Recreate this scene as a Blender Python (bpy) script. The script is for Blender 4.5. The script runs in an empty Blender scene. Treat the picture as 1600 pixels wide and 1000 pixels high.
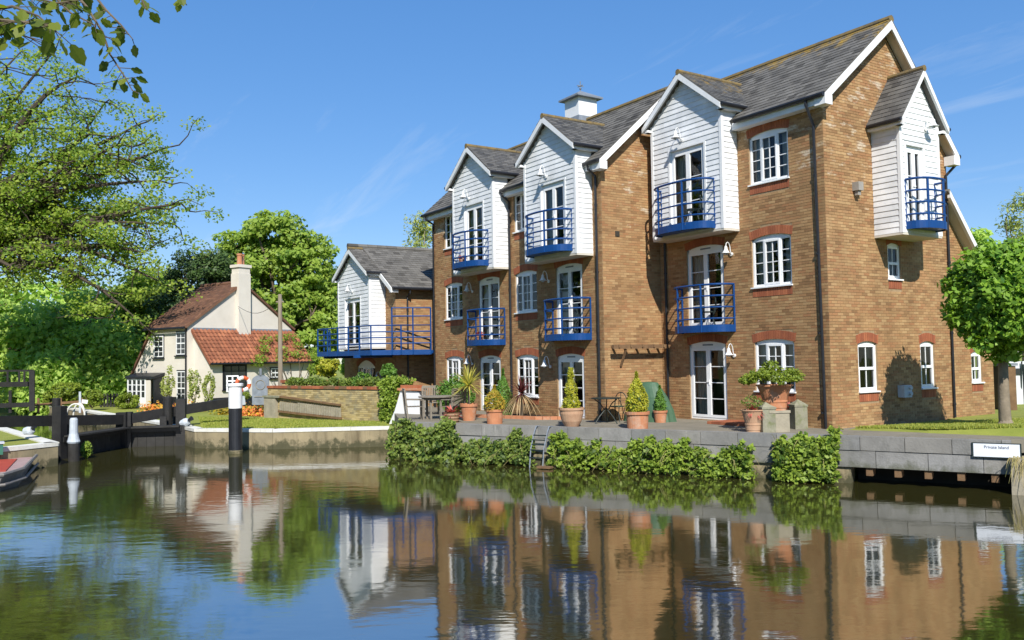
import bpy, math, random
import numpy as np
from mathutils import Vector, Matrix

random.seed(7); np.random.seed(7)
SC = bpy.context.scene
COL = SC.collection
PI = math.pi

# ------------------------------------------------------------------ camera
CAM = np.array([13.7484, -18.3437, 1.9103])
YAW, PITCH, ROLL, FPX = -.9952, .0434, -.0169, 1350.0
_f = np.array([math.sin(YAW)*math.cos(PITCH), math.cos(YAW)*math.cos(PITCH), math.sin(PITCH)])
_r = np.array([math.cos(YAW), -math.sin(YAW), 0.0]); _u = np.cross(_r, _f)
CR = _r*math.cos(ROLL)+_u*math.sin(ROLL); CU = -_r*math.sin(ROLL)+_u*math.cos(ROLL); CF = _f
cam = bpy.data.objects.new('camera', bpy.data.cameras.new('camera'))
COL.objects.link(cam)
cam.data.sensor_width = 36.0; cam.data.lens = 36.0*FPX/1600.0
cam.data.clip_start = 0.1; cam.data.clip_end = 3000
M = Matrix.Identity(4)
for i in range(3):
    M[i][0] = CR[i]; M[i][1] = CU[i]; M[i][2] = -CF[i]; M[i][3] = CAM[i]
cam.matrix_world = M
SC.camera = cam

def ray(u, v): return CF+CR*(u-800)/FPX-CU*(v-500)/FPX
def on(ax, u, v, val):
    d = ray(u, v); t = (val-CAM[ax])/d[ax]; return CAM+t*d
def dep(u, v, k): return CAM+ray(u, v)*k           # point at k metres along the view axis

# ------------------------------------------------------------------ world, sun, exposure
SUN = Vector((.685, -.34, .645)).normalized(); CLROT = .9
world = bpy.data.worlds.new('World'); SC.world = world; world.use_nodes = True
nt = world.node_tree; nt.nodes.clear()
out = nt.nodes.new('ShaderNodeOutputWorld'); bg = nt.nodes.new('ShaderNodeBackground')
sky = nt.nodes.new('ShaderNodeTexSky'); sky.sky_type = 'NISHITA'; sky.sun_disc = False
sky.sun_elevation = math.asin(SUN.z); sky.sun_rotation = math.atan2(SUN.x, SUN.y)
sky.air_density = 0.9; sky.dust_density = 0.0; sky.ozone_density = 6.0; sky.altitude = 0
hs = nt.nodes.new('ShaderNodeHueSaturation'); hs.inputs['Saturation'].default_value = 1.66; hs.inputs['Hue'].default_value = .512; hs.inputs['Value'].default_value = 2.32
gm = nt.nodes.new('ShaderNodeGamma'); gm.inputs[1].default_value = .5
tc = nt.nodes.new('ShaderNodeTexCoord'); mp = nt.nodes.new('ShaderNodeMapping')
mp.inputs['Location'].default_value = (.35, 1.7, 0); mp.inputs['Rotation'].default_value = (0, 0, CLROT); mp.inputs['Scale'].default_value = (.55, 2.3, 1)
sx_ = nt.nodes.new('ShaderNodeSeparateXYZ'); cb = nt.nodes.new('ShaderNodeCombineXYZ'); az = nt.nodes.new('ShaderNodeMath'); az.operation = 'ADD'; az.inputs[1].default_value = .12
dx_ = nt.nodes.new('ShaderNodeMath'); dy_ = nt.nodes.new('ShaderNodeMath'); dx_.operation = dy_.operation = 'DIVIDE'
nz = nt.nodes.new('ShaderNodeTexNoise'); nz.inputs['Scale'].default_value = 1.5; nz.inputs['Detail'].default_value = 9; nz.inputs['Roughness'].default_value = .62
nz.inputs['Distortion'].default_value = .6
cr = nt.nodes.new('ShaderNodeValToRGB'); cr.color_ramp.elements[0].position = .55; cr.color_ramp.elements[1].position = .82
cr.color_ramp.elements[0].color = (0, 0, 0, 1); cr.color_ramp.elements[1].color = (.30, .30, .30, 1)
mx = nt.nodes.new('ShaderNodeMixRGB'); mx.inputs[2].default_value = (5.2, 5.7, 6.3, 1)
L = nt.links.new
L(sky.outputs[0], gm.inputs[0]); L(gm.outputs[0], hs.inputs['Color']); L(tc.outputs['Generated'], sx_.inputs[0]); L(sx_.outputs[2], az.inputs[0]); L(sx_.outputs[0], dx_.inputs[0]); L(az.outputs[0], dx_.inputs[1]); L(sx_.outputs[1], dy_.inputs[0]); L(az.outputs[0], dy_.inputs[1])
L(dx_.outputs[0], cb.inputs[0]); L(dy_.outputs[0], cb.inputs[1]); L(cb.outputs[0], mp.inputs[0]); L(mp.outputs[0], nz.inputs['Vector'])
L(nz.outputs[0], cr.inputs[0]); L(cr.outputs[0], mx.inputs[0]); L(hs.outputs[0], mx.inputs[1]); L(mx.outputs[0], bg.inputs[0]); L(bg.outputs[0], out.inputs[0])
bg.inputs[1].default_value = 0.115
sun = bpy.data.objects.new('sun', bpy.data.lights.new('sun', 'SUN')); COL.objects.link(sun)
sun.data.energy = 5.0; sun.data.angle = math.radians(.5); sun.data.color = (1, .95, .86)
sun.rotation_euler = SUN.to_track_quat('Z', 'Y').to_euler()
vs = SC.view_settings; vs.view_transform = 'Standard'; vs.look = 'None'; vs.exposure = 0.42; vs.gamma = 1; vs.use_curve_mapping = False
SC.cycles.max_bounces = 6; SC.cycles.transparent_max_bounces = 12; SC.cycles.caustics_reflective = False; SC.cycles.caustics_refractive = False

# ------------------------------------------------------------------ materials
MATS = {}
def node(nt, t, **kw):
    n = nt.nodes.new(t)
    for k, v in kw.items():
        if k in n.inputs: n.inputs[k].default_value = v
        else: setattr(n, k, v)
    return n
def c4(c): return (c[0], c[1], c[2], 1)
def mat(name, a, b=None, scale=6.0, rough=.75, bump=0.0, bscale=None, detail=6, src='noise', spec=.35, metal=0.0, ramp=None, stretch=None, c=None, extra=None):
    """two (or more) colour surface: src noise | tint (face attribute) | random (per object)"""
    if name in MATS: return MATS[name]
    m = bpy.data.materials.new(name); m.use_nodes = True; MATS[name] = m
    nt = m.node_tree; L = nt.links.new; p = nt.nodes['Principled BSDF']
    p.inputs['Roughness'].default_value = rough; p.inputs['Metallic'].default_value = metal
    p.inputs['Specular IOR Level'].default_value = spec
    tc = node(nt, 'ShaderNodeTexCoord'); geo = node(nt, 'ShaderNodeNewGeometry')
    vec = geo.outputs['Position']
    if stretch:
        mp = node(nt, 'ShaderNodeMapping'); mp.inputs['Scale'].default_value = stretch; L(vec, mp.inputs[0]); vec = mp.outputs[0]
    nz = node(nt, 'ShaderNodeTexNoise', Scale=scale, Detail=detail, Roughness=.6); L(vec, nz.inputs['Vector'])
    colo = None
    if b is None and ramp is None:
        p.inputs['Base Color'].default_value = c4(a)
    else:
        r = node(nt, 'ShaderNodeValToRGB'); cols = ramp or ([a, b] if c is None else [a, b, c])
        els = r.color_ramp.elements
        lo, hi = (.3, .7) if src == 'noise' else (0.0, 1.0)
        for i, cc in enumerate(cols):
            e = els[i] if i < 2 else els.new(.5)
            e.color = c4(cc)
        for i, e in enumerate(els): e.position = lo+(hi-lo)*i/(len(cols)-1)
        if ramp and src != 'noise': r.color_ramp.interpolation = 'LINEAR'
        if src == 'noise': L(nz.outputs[0], r.inputs[0]); colo = r.outputs[0]
        else:
            if src == 'tint': at = node(nt, 'ShaderNodeAttribute', attribute_name='tint'); fac = at.outputs['Fac']
            else: at = node(nt, 'ShaderNodeObjectInfo'); fac = at.outputs['Random']
            L(fac, r.inputs[0])
            mm = node(nt, 'ShaderNodeMixRGB', blend_type='MULTIPLY'); mm.inputs[0].default_value = .42
            rr = node(nt, 'ShaderNodeValToRGB'); rr.color_ramp.elements[0].color = (.45, .45, .45, 1); rr.color_ramp.elements[0].position = .3; rr.color_ramp.elements[1].position = .7
            rr.color_ramp.elements[1].color = (1.25, 1.25, 1.25, 1)
            L(nz.outputs[0], rr.inputs[0]); L(r.outputs[0], mm.inputs[1]); L(rr.outputs[0], mm.inputs[2]); colo = mm.outputs[0]
        if extra: colo = extra(nt, colo, geo.outputs['Position'])
        L(colo, p.inputs['Base Color'])
    if bump:
        bn = node(nt, 'ShaderNodeTexNoise', Scale=bscale or scale*4, Detail=5); L(vec, bn.inputs['Vector'])
        bu = node(nt, 'ShaderNodeBump', Strength=min(1, bump), Distance=.02); L(bn.outputs[0], bu.inputs['Height']); L(bu.outputs[0], p.inputs['Normal'])
    return m

def stain(col, lo, hi, scale, zmin=None, zmax=None, stretch=None, fac=.9):
    """patches of another colour, optionally fading in between two heights"""
    def f(nt, colo, pos):
        L = nt.links.new; v = pos
        if stretch:
            mp = node(nt, 'ShaderNodeMapping'); mp.inputs['Scale'].default_value = stretch; L(v, mp.inputs[0]); v = mp.outputs[0]
        nz = node(nt, 'ShaderNodeTexNoise', Scale=scale, Detail=8, Roughness=.7); L(v, nz.inputs['Vector'])
        r = node(nt, 'ShaderNodeMapRange'); r.inputs['From Min'].default_value = lo; r.inputs['From Max'].default_value = hi; r.inputs['To Max'].default_value = fac
        s = nz.outputs[0]
        if zmin is not None:
            sp = node(nt, 'ShaderNodeSeparateXYZ'); L(pos, sp.inputs[0])
            rz = node(nt, 'ShaderNodeMapRange'); rz.inputs['From Min'].default_value = zmin; rz.inputs['From Max'].default_value = zmax
            rz.inputs['To Min'].default_value = -.25; rz.inputs['To Max'].default_value = .1
            L(sp.outputs[2], rz.inputs[0]); ad = node(nt, 'ShaderNodeMath', operation='ADD'); L(s, ad.inputs[0]); L(rz.outputs[0], ad.inputs[1]); s = ad.outputs[0]
        L(s, r.inputs[0])
        mx = node(nt, 'ShaderNodeMixRGB'); L(r.outputs[0], mx.inputs[0]); L(colo, mx.inputs[1]); mx.inputs[2].default_value = c4(col)
        return mx.outputs[0]
    return f

BR = [(.235, .129, .058), (.315, .18, .081), (.375, .225, .103), (.33, .165, .075), (.43, .275, .133)]
salts = lambda nt, c, p: stain((.60, .52, .40), .64, .72, 1.1, 2.0, 7.0, stretch=(1, 1, 3.0), fac=.75)(nt, stain((.13, .085, .05), .56, .75, .7, 1.0, -.1, fac=.55)(nt, c, p), p)
mBrick = mat('brick_stuff', None, ramp=BR, src='tint', scale=1.1, rough=.9, bump=.3, bscale=90, extra=salts)
mBrickO = mat('brick_single', None, ramp=BR, src='random', scale=1.1, rough=.9, bump=.3, bscale=90, extra=salts)
mMortar = mat('mortar', (.36, .255, .15), (.26, .18, .10), scale=9, rough=.95, bump=.4)
RB_ = [(.34, .11, .05), (.41, .14, .064), (.27, .085, .042)]
mRedBrick = mat('red_brick', None, ramp=RB_, src='tint', scale=3, rough=.88)
mYBrick = mat('yellow_brick', None, ramp=[(.33, .25, .10), (.42, .32, .14), (.27, .21, .11), (.48, .38, .19)], src='tint', scale=1.5, rough=.93, extra=stain((.20, .20, .15), .5, .75, 1.6))
mYMortar = mat('yellow_mortar', (.33, .28, .18), (.23, .20, .13), scale=6, rough=.95)
lich = stain((.33, .21, .035), .51, .66, 1.9, 9.8, 10.7)
mSlate = mat('slate_stuff', None, ramp=[(.07, .066, .06), (.115, .109, .10), (.165, .157, .143)], src='tint', scale=2.2, rough=.8, spec=.15, extra=lich)
mSlateO = mat('slate_single', None, ramp=[(.07, .066, .06), (.115, .109, .10), (.165, .157, .143)], src='random', scale=2.2, rough=.8, spec=.15, extra=lich)
lich2 = stain((.25, .17, .05), .55, .70, 2.6, 8.4, 9.9)
mSlateB = mat('slate_bay', None, ramp=[(.05, .05, .05), (.09, .088, .085), (.14, .135, .125)], src='tint', scale=2.2, rough=.65, extra=lich2)
mRidge = mat('ridge_tile', (.10, .085, .06), (.22, .15, .045), scale=5, rough=.85, bump=.3)
grime = stain((.50, .50, .46), .58, .80, 2.2, stretch=(2.5, 2.5, .5), fac=.6)
mWhite = mat('white_paint', (.78, .79, .80), (.70, .71, .72), scale=2.5, rough=.45, extra=grime)
mBoard = mat('white_board', None, ramp=[(.70, .72, .74), (.80, .81, .82)], src='random', scale=1.5, rough=.55, bump=.1, bscale=40, extra=grime)
mUpvc = mat('white_upvc', (.83, .84, .85), (.76, .77, .78), scale=4, rough=.3, spec=.5)
mSoffit = mat('soffit', (.62, .58, .50), (.54, .50, .43), scale=3, rough=.7)
mBlue = mat('blue_paint', (.005, .044, .17), (.007, .056, .21), scale=5, rough=.42, spec=.3)
mBlack = mat('black_pipe', (.012, .013, .016), (.02, .021, .025), scale=5, rough=.4)
mLead = mat('lead', (.22, .25, .29), (.15, .17, .20), scale=5, rough=.6)
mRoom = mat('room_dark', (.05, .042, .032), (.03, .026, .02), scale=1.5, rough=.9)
mCurtain = mat('curtain', (.72, .72, .66), (.60, .61, .56), scale=3, rough=.9)
mTerra = mat('terracotta', (.50, .22, .11), (.40, .16, .08), scale=4, rough=.9, bump=.2, bscale=30, extra=stain((.45, .36, .28), .5, .75, 3))
mTerraPale = mat('terracotta_pale', (.47, .31, .20), (.40, .22, .13), scale=4, rough=.85, bump=.2, bscale=30, extra=stain((.22, .17, .12), .55, .8, 4))
mSoil = mat('soil', (.05, .035, .022), (.03, .02, .013), scale=20, rough=1, bump=.6)
mTeak = mat('weathered_teak', (.26, .23, .185), (.17, .145, .115), scale=7, rough=.9, bump=.3, stretch=(1, 1, 6))
mTimber = mat('timber', (.20, .12, .06), (.13, .075, .04), scale=5, rough=.9, bump=.4)
mIron = mat('dark_iron', (.012, .022, .02), (.02, .032, .03), scale=8, rough=.5)
mTarp = mat('green_cover', (.045, .10, .055), (.065, .13, .075), scale=2, rough=.55, bump=.3, bscale=6)
mStone = mat('stone', (.36, .32, .24), (.25, .225, .17), scale=4, rough=.95, bump=.4, extra=stain((.15, .15, .09), .55, .75, 2.5))
mStoneGrn = mat('mossy_stone', (.27, .26, .19), (.20, .19, .14), scale=5, rough=.95, bump=.4, extra=stain((.13, .15, .06), .5, .7, 6))
mBlock = mat('quay_block', None, ramp=[(.20, .20, .195), (.275, .272, .265), (.235, .225, .205)], src='random', scale=2.3, rough=.92, bump=.4, bscale=25, extra=lambda nt, c, p: stain((.09, .095, .06), .42, .62, 2.5, -.35, -.75, fac=.8)(nt, stain((.10, .10, .09), .52, .7, 1.7, stretch=(1.4, 1.4, .5), fac=.6)(nt, stain((.48, .46, .42), .62, .70, 1.5, stretch=(3, 3, .35), fac=.75)(nt, c, p), p), p))
mCoping = mat('white_coping', (.72, .71, .66), (.55, .54, .48), scale=4, rough=.85, bump=.2)
weed = stain((.055, .055, .028), .40, .55, 3.0, -.55, -1.0)
mCanalWall = mat('canal_wall', (.34, .28, .17), (.22, .185, .115), scale=1.6, rough=.95, bump=.5, extra=lambda nt, c, p: weed(nt, stain((.11, .085, .05), .50, .72, 1.8, stretch=(1.6, 1.6, .2))(nt, c, p), p))
mPave = mat('paving', (.235, .21, .165), (.17, .155, .12), scale=1.2, rough=.92, bump=.3, bscale=20, extra=stain((.12, .12, .075), .55, .75, 2.5))
mGrass = mat('lawn', (.17, .205, .032), (.27, .285, .055), scale=1.2, rough=.95, bump=.5, bscale=60, detail=9, extra=stain((.24, .21, .085), .6, .8, .8, fac=.6))
mGate = mat('gate_timber', (.010, .010, .011), (.022, .021, .02), scale=4, rough=.65, bump=.4)
mGateOld = mat('weathered_gate', (.035, .034, .033), (.018, .017, .015), scale=3, rough=.8, bump=.5, extra=stain((.10, .095, .08), .6, .8, 3, stretch=(1, 1, .3)))
mPaintGrey = mat('greyish_white', (.50, .55, .60), (.38, .42, .47), scale=6, rough=.6)
mRender = mat('cream_render', (.67, .625, .555), (.60, .555, .485), scale=1.3, rough=.95, bump=.2, bscale=30, extra=stain((.47, .41, .32), .6, .8, 1.1, stretch=(1, 1, .5), fac=.5))
mTileBrown = mat('brown_tile', None, ramp=[(.16, .075, .045), (.22, .11, .065), (.12, .062, .04)], src='tint', scale=1.2, rough=.9)
mTileRed = mat('red_pantile', None, ramp=[(.28, .10, .05), (.36, .14, .07), (.22, .08, .042)], src='tint', scale=1.5, rough=.9)
mHull = mat('hull_grey', (.26, .24, .22), (.17, .155, .14), scale=5, rough=.6, bump=.2)
mDeckRed = mat('deck_red', (.42, .065, .035), (.33, .05, .03), scale=3, rough=.6)
mDeckPink = mat('deck_worn', (.40, .29, .27), (.32, .21, .20), scale=3, rough=.7)
mBrass = mat('brass', (.45, .33, .10), (.35, .25, .08), scale=5, rough=.35, metal=.8)
mGreenPaint = mat('green_paint', (.03, .13, .09), (.04, .16, .11), scale=5, rough=.5)
mOrange = mat('orange', (.62, .13, .04), (.52, .10, .03), scale=5, rough=.5)
mBark = mat('bark', (.16, .125, .085), (.085, .065, .045), scale=6, rough=.95, bump=.6, bscale=20)
mBarkDark = mat('bark_dark', (.085, .065, .048), (.045, .035, .027), scale=6, rough=.95, bump=.5, bscale=20)
mBarkPale = mat('bark_pale', (.27, .22, .16), (.17, .14, .10), scale=6, rough=.95, bump=.5, bscale=20)
mPole = mat('pole_wood', (.30, .25, .19), (.20, .165, .125), scale=5, rough=.9, stretch=(3, 3, .4))
mFurn = mat('grey_plastic', (.32, .30, .27), (.26, .245, .22), scale=5, rough=.5)
mLetter = mat('letter_blue', (.03, .05, .10), rough=.6)
mSign = mat('sign_white', (.74, .77, .82), (.68, .71, .77), scale=6, rough=.4)
mNeutral = mat('far_white_wall', (.62, .64, .66), (.55, .57, .59), scale=2, rough=.8)

def leafmat(name, cols, trans=.35, gain=1.5):
    m = bpy.data.materials.new(name); m.use_nodes = True; nt = m.node_tree; L = nt.links.new
    p = nt.nodes['Principled BSDF']; p.inputs['Roughness'].default_value = .5; p.inputs['Specular IOR Level'].default_value = .3
    at = node(nt, 'ShaderNodeAttribute', attribute_name='tint'); r = node(nt, 'ShaderNodeValToRGB')
    els = r.color_ramp.elements
    for i, cc in enumerate(cols):
        e = els[i] if i < 2 else els.new(.5)
        e.color = c4([min(.8, q*gain) for q in cc])
    for i, e in enumerate(els): e.position = i/(len(cols)-1)
    L(at.outputs['Fac'], r.inputs[0]); L(r.outputs[0], p.inputs['Base Color'])
    tr = node(nt, 'ShaderNodeBsdfTranslucent'); g = node(nt, 'ShaderNodeHueSaturation', Saturation=1.1, Value=1.5)
    L(r.outputs[0], g.inputs['Color']); L(g.outputs[0], tr.inputs[0])
    mx = node(nt, 'ShaderNodeMixShader'); mx.inputs[0].default_value = trans
    L(p.outputs[0], mx.inputs[1]); L(tr.outputs[0], mx.inputs[2]); L(mx.outputs[0], nt.nodes['Material Output'].inputs[0])
    MATS[name] = m; return m
lMaple = leafmat('leaf_maple', [(.045, .09, .016), (.10, .165, .026), (.18, .22, .035)], .5, gain=2.0)
lChest = leafmat('leaf_broad', [(.045, .10, .014), (.10, .165, .022), (.17, .225, .035)], gain=1.75)
lDark = leafmat('leaf_dark', [(.014, .033, .010), (.03, .06, .016), (.05, .085, .02)], .2)
lWillow = leafmat('leaf_willow', [(.055, .10, .018), (.11, .17, .03), (.18, .23, .05)], .45, gain=2.8)
lBirch = leafmat('leaf_birch', [(.10, .14, .03), (.17, .2, .05), (.23, .25, .07)], gain=1.7)
lBall = leafmat('leaf_ball', [(.03, .08, .01), (.065, .14, .014), (.13, .21, .022)], gain=1.9)
lIvy = leafmat('leaf_ivy', [(.035, .065, .016), (.085, .13, .025), (.16, .21, .04)])
lIvyB = leafmat('leaf_ivy_bright', [(.045, .085, .012), (.11, .18, .02), (.22, .29, .04)], gain=1.35)
lBox = leafmat('leaf_box', [(.045, .08, .01), (.10, .15, .016), (.17, .21, .025)])
lGold = leafmat('leaf_gold', [(.05, .09, .01), (.17, .20, .018), (.33, .31, .03)])
lGoldO = leafmat('leaf_gold_orange', [(.06, .10, .01), (.20, .21, .02), (.32, .21, .03)])
lGreen = leafmat('leaf_green', [(.03, .075, .012), (.06, .13, .02), (.10, .19, .03)], gain=1.6)
lYucca = leafmat('leaf_yucca', [(.10, .13, .03), (.28, .28, .06), (.50, .44, .10)])
lPurple = leafmat('leaf_purple', [(.04, .012, .014), (.09, .022, .025), (.15, .045, .04)], .2)
lDry = leafmat('leaf_dry', [(.16, .11, .055), (.28, .20, .10), (.36, .27, .15)], .2)
lRed = leafmat('leaf_red', [(.12, .035, .03), (.33, .06, .05), (.46, .14, .11)])
lFlower = leafmat('flower', [(.50, .12, .04), (.62, .36, .03), (.62, .20, .08)])
lFlowerR = leafmat('flower_red', [(.12, .14, .02), (.50, .12, .04), (.60, .30, .05)])
lGrassB = leafmat('grass_blade', [(.09, .13, .02), (.15, .19, .03), (.22, .22, .05)], gain=1.9)
lReed = leafmat('dry_grass', [(.10, .13, .03), (.24, .21, .08), (.33, .27, .12)])
lNear = leafmat('leaf_near', [(.035, .055, .012), (.07, .10, .016), (.13, .16, .022)], .5)

# glass: thin pane, mirror-like at grazing angles
gl = bpy.data.materials.new('glass'); gl.use_nodes = True; g = gl.node_tree
g.nodes.remove(g.nodes['Principled BSDF'])
a_, b_, fr, ms = node(g, 'ShaderNodeBsdfTransparent'), node(g, 'ShaderNodeBsdfGlossy'), node(g, 'ShaderNodeFresnel', IOR=1.55), node(g, 'ShaderNodeMixShader')
a_.inputs[0].default_value = (.72, .75, .74, 1); b_.inputs['Roughness'].default_value = .01
gn_ = node(g, 'ShaderNodeTexNoise', Scale=1.7, Detail=1.0); gb_ = node(g, 'ShaderNodeBump', Strength=.12, Distance=.05); g.links.new(node(g, 'ShaderNodeNewGeometry').outputs['Position'], gn_.inputs['Vector']); g.links.new(gn_.outputs[0], gb_.inputs['Height']); g.links.new(gb_.outputs[0], b_.inputs['Normal'])
g.links.new(fr.outputs[0], ms.inputs[0]); g.links.new(a_.outputs[0], ms.inputs[1]); g.links.new(b_.outputs[0], ms.inputs[2]); g.links.new(ms.outputs[0], g.nodes['Material Output'].inputs[0])
mGlass = gl

def water_mat():
    m = bpy.data.materials.new('water'); m.use_nodes = True; nt = m.node_tree; L = nt.links.new; p = nt.nodes['Principled BSDF']
    p.inputs['Base Color'].default_value = (.036, .034, .010, 1); p.inputs['Roughness'].default_value = .055; p.inputs['IOR'].default_value = 7.5
    p.inputs['Specular IOR Level'].default_value = .5
    geo = node(nt, 'ShaderNodeNewGeometry'); mp = node(nt, 'ShaderNodeMapping')
    mp.inputs['Rotation'].default_value = (0, 0, YAW); L(geo.outputs['Position'], mp.inputs[0])
    hs = None
    for sc, w, st in ((1.3, 1.0, (.8, 1.6, 1)), (4.2, .45, (.7, 1.5, 1)), (11.0, .14, (.8, 1.3, 1))):
        m2 = node(nt, 'ShaderNodeMapping'); m2.inputs['Scale'].default_value = st; L(mp.outputs[0], m2.inputs[0])
        n = node(nt, 'ShaderNodeTexNoise', Scale=sc, Detail=2.0, Roughness=.5); L(m2.outputs[0], n.inputs['Vector'])
        mu = node(nt, 'ShaderNodeMath', operation='MULTIPLY'); mu.inputs[1].default_value = w; L(n.outputs[0], mu.inputs[0])
        if hs is None: hs = mu.outputs[0]
        else:
            ad = node(nt, 'ShaderNodeMath', operation='ADD'); L(hs, ad.inputs[0]); L(mu.outputs[0], ad.inputs[1]); hs = ad.outputs[0]
    # calmer and rougher patches
    pt = node(nt, 'ShaderNodeTexNoise', Scale=.22, Detail=2.0); L(geo.outputs['Position'], pt.inputs['Vector'])
    mr = node(nt, 'ShaderNodeMapRange'); mr.inputs['From Min'].default_value = .35; mr.inputs['From Max'].default_value = .65; mr.inputs['To Min'].default_value = .015; mr.inputs['To Max'].default_value = .05
    L(pt.outputs[0], mr.inputs[0])
    bu = node(nt, 'ShaderNodeBump', Distance=.1); L(mr.outputs[0], bu.inputs['Strength']); L(hs, bu.inputs['Height']); L(bu.outputs[0], p.inputs['Normal'])
    return m
mWater = water_mat()

# ------------------------------------------------------------------ mesh builder
ORG = {}
class MB:
    def __init__(s): s.v = []; s.f = []; s.t = []
    def quad(s, a, b, c, d, t=None):
        n = len(s.v); s.v += [tuple(a), tuple(b), tuple(c), tuple(d)]; s.f.append((n, n+1, n+2, n+3)); s.t.append(random.random() if t is None else t); return s
    def poly(s, pts, t=None):
        n = len(s.v); s.v += [tuple(p) for p in pts]; s.f.append(tuple(range(n, n+len(pts)))); s.t.append(random.random() if t is None else t); return s
    def hexa(s, p, t=None, faces=(0, 1, 2, 3, 4, 5)):
        n = len(s.v); s.v += [tuple(q) for q in p]; t = random.random() if t is None else t
        F = ((0, 3, 2, 1), (4, 5, 6, 7), (0, 1, 5, 4), (1, 2, 6, 5), (2, 3, 7, 6), (3, 0, 4, 7))
        for i in faces: s.f.append(tuple(n+k for k in F[i])); s.t.append(t)
        return s
    def box(s, a, b, t=None):
        x0, y0, z0 = a; x1, y1, z1 = b
        if x0 > x1: x0, x1 = x1, x0
        if y0 > y1: y0, y1 = y1, y0
        if z0 > z1: z0, z1 = z1, z0
        return s.hexa([(x0, y0, z0), (x1, y0, z0), (x1, y1, z0), (x0, y1, z0), (x0, y0, z1), (x1, y0, z1), (x1, y1, z1), (x0, y1, z1)], t)
    def obox(s, o, u, w, n, a, b, t=None):
        """box in a wall frame: o origin, u along, w up, n outward; a/b = (u,w,n) corners"""
        o, u, w, n = (np.asarray(q, float) for q in (o, u, w, n))
        P = lambda i, j, k: o+u*i+w*j+n*k
        (a0, a1, a2), (b0, b1, b2) = a, b
        if a2 > b2: a2, b2 = b2, a2
        if a1 > b1: a1, b1 = b1, a1
        if a0 > b0: a0, b0 = b0, a0
        return s.hexa([P(a0, a1, a2), P(b0, a1, a2), P(b0, b1, a2), P(a0, b1, a2), P(a0, a1, b2), P(b0, a1, b2), P(b0, b1, b2), P(a0, b1, b2)], t)
    def beam(s, p, q, w, h, up=(0, 0, 1), t=None):
        p, q = Vector(p), Vector(q); d = (q-p); l = d.length; d.normalize(); r = d.cross(Vector(up))
        if r.length < 1e-4: r = d.cross(Vector((1, 0, 0)))
        r.normalize(); z = r.cross(d)
        c = []
        for e in (p, q):
            c += [e-r*w/2-z*h/2, e+r*w/2-z*h/2, e+r*w/2+z*h/2, e-r*w/2+z*h/2]
        return s.hexa(c, t)
    def tube(s, pts, r, n=8, cap=True, t=None):
        pts = [Vector(p) for p in pts]; rr = r if isinstance(r, (list, tuple)) else [r]*len(pts)
        t = random.random() if t is None else t; prev = None; b = len(s.v)
        for i, p in enumerate(pts):
            d = (pts[min(i+1, len(pts)-1)]-pts[max(i-1, 0)]).normalized()
            if prev is None:
                x = d.cross(Vector((0, 0, 1)))
                if x.length < .05: x = d.cross(Vector((1, 0, 0)))
            else: x = prev-d*prev.dot(d)
            x.normalize(); y = d.cross(x); prev = x
            for k in range(n):
                a = 2*PI*k/n; s.v.append(tuple(p+(x*math.cos(a)+y*math.sin(a))*rr[i]))
        for i in range(len(pts)-1):
            for k in range(n):
                s.f.append((b+i*n+k, b+i*n+(k+1) % n, b+(i+1)*n+(k+1) % n, b+(i+1)*n+k)); s.t.append(t)
        if cap:
            s.f.append(tuple(b+k for k in range(n))[::-1]); s.t.append(t)
            e = b+(len(pts)-1)*n; s.f.append(tuple(e+k for k in range(n))); s.t.append(t)
        return s
    def lathe(s, c, prof, n=20, t=None, sq=0):
        b = len(s.v); t = random.random() if t is None else t
        for r, z in prof:
            for k in range(n):
                a = 2*PI*(k+.5)/n; s.v.append((c[0]+r*math.cos(a), c[1]+r*math.sin(a), c[2]+z))
        for i in range(len(prof)-1):
            for k in range(n):
                s.f.append((b+i*n+k, b+i*n+(k+1) % n, b+(i+1)*n+(k+1) % n, b+(i+1)*n+k)); s.t.append(t)
        s.f.append(tuple(b+k for k in range(n))[::-1]); s.t.append(t)
        e = b+(len(prof)-1)*n; s.f.append(tuple(e+k for k in range(n))); s.t.append(t)
        return s
    def prism(s, poly, z0, z1, t=None, bottom=True):
        b = len(s.v); n = len(poly); t = random.random() if t is None else t
        s.v += [(p[0], p[1], z0) for p in poly]+[(p[0], p[1], z1) for p in poly]
        s.f.append(tuple(range(b+n, b+2*n))); s.t.append(t)
        if bottom: s.f.append(tuple(range(b+n-1, b-1, -1))); s.t.append(t)
        for i in range(n): s.f.append((b+i, b+(i+1) % n, b+n+(i+1) % n, b+n+i)); s.t.append(t)
        return s
    def extr(s, poly, vec, t=None):
        b = len(s.v); n = len(poly); t = random.random() if t is None else t; vec = np.asarray(vec, float)
        s.v += [tuple(p) for p in poly]+[tuple(np.asarray(p, float)+vec) for p in poly]
        s.f.append(tuple(range(b+n, b+2*n))); s.t.append(t); s.f.append(tuple(range(b+n-1, b-1, -1))); s.t.append(t)
        for i in range(n): s.f.append((b+i, b+(i+1) % n, b+n+(i+1) % n, b+n+i)); s.t.append(t)
        return s
    def build(s, name, m, parent=None, smooth=False, kind=None, label=None, org=None):
        me = bpy.data.meshes.new(name)
        o0 = np.asarray(ORG[parent.name] if parent is not None else (org if org is not None else (0, 0, 0)), float)
        v = (np.array(s.v, float)-o0)
        me.from_pydata(v.tolist(), [], s.f); me.update()
        at = me.attributes.new('tint', 'FLOAT', 'FACE'); at.data.foreach_set('value', np.array(s.t, np.float32))
        if smooth: me.polygons.foreach_set('use_smooth', [True]*len(me.polygons))
        me.materials.append(m)
        return link(name, me, parent, o0 if parent is None else None, kind, label)

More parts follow.
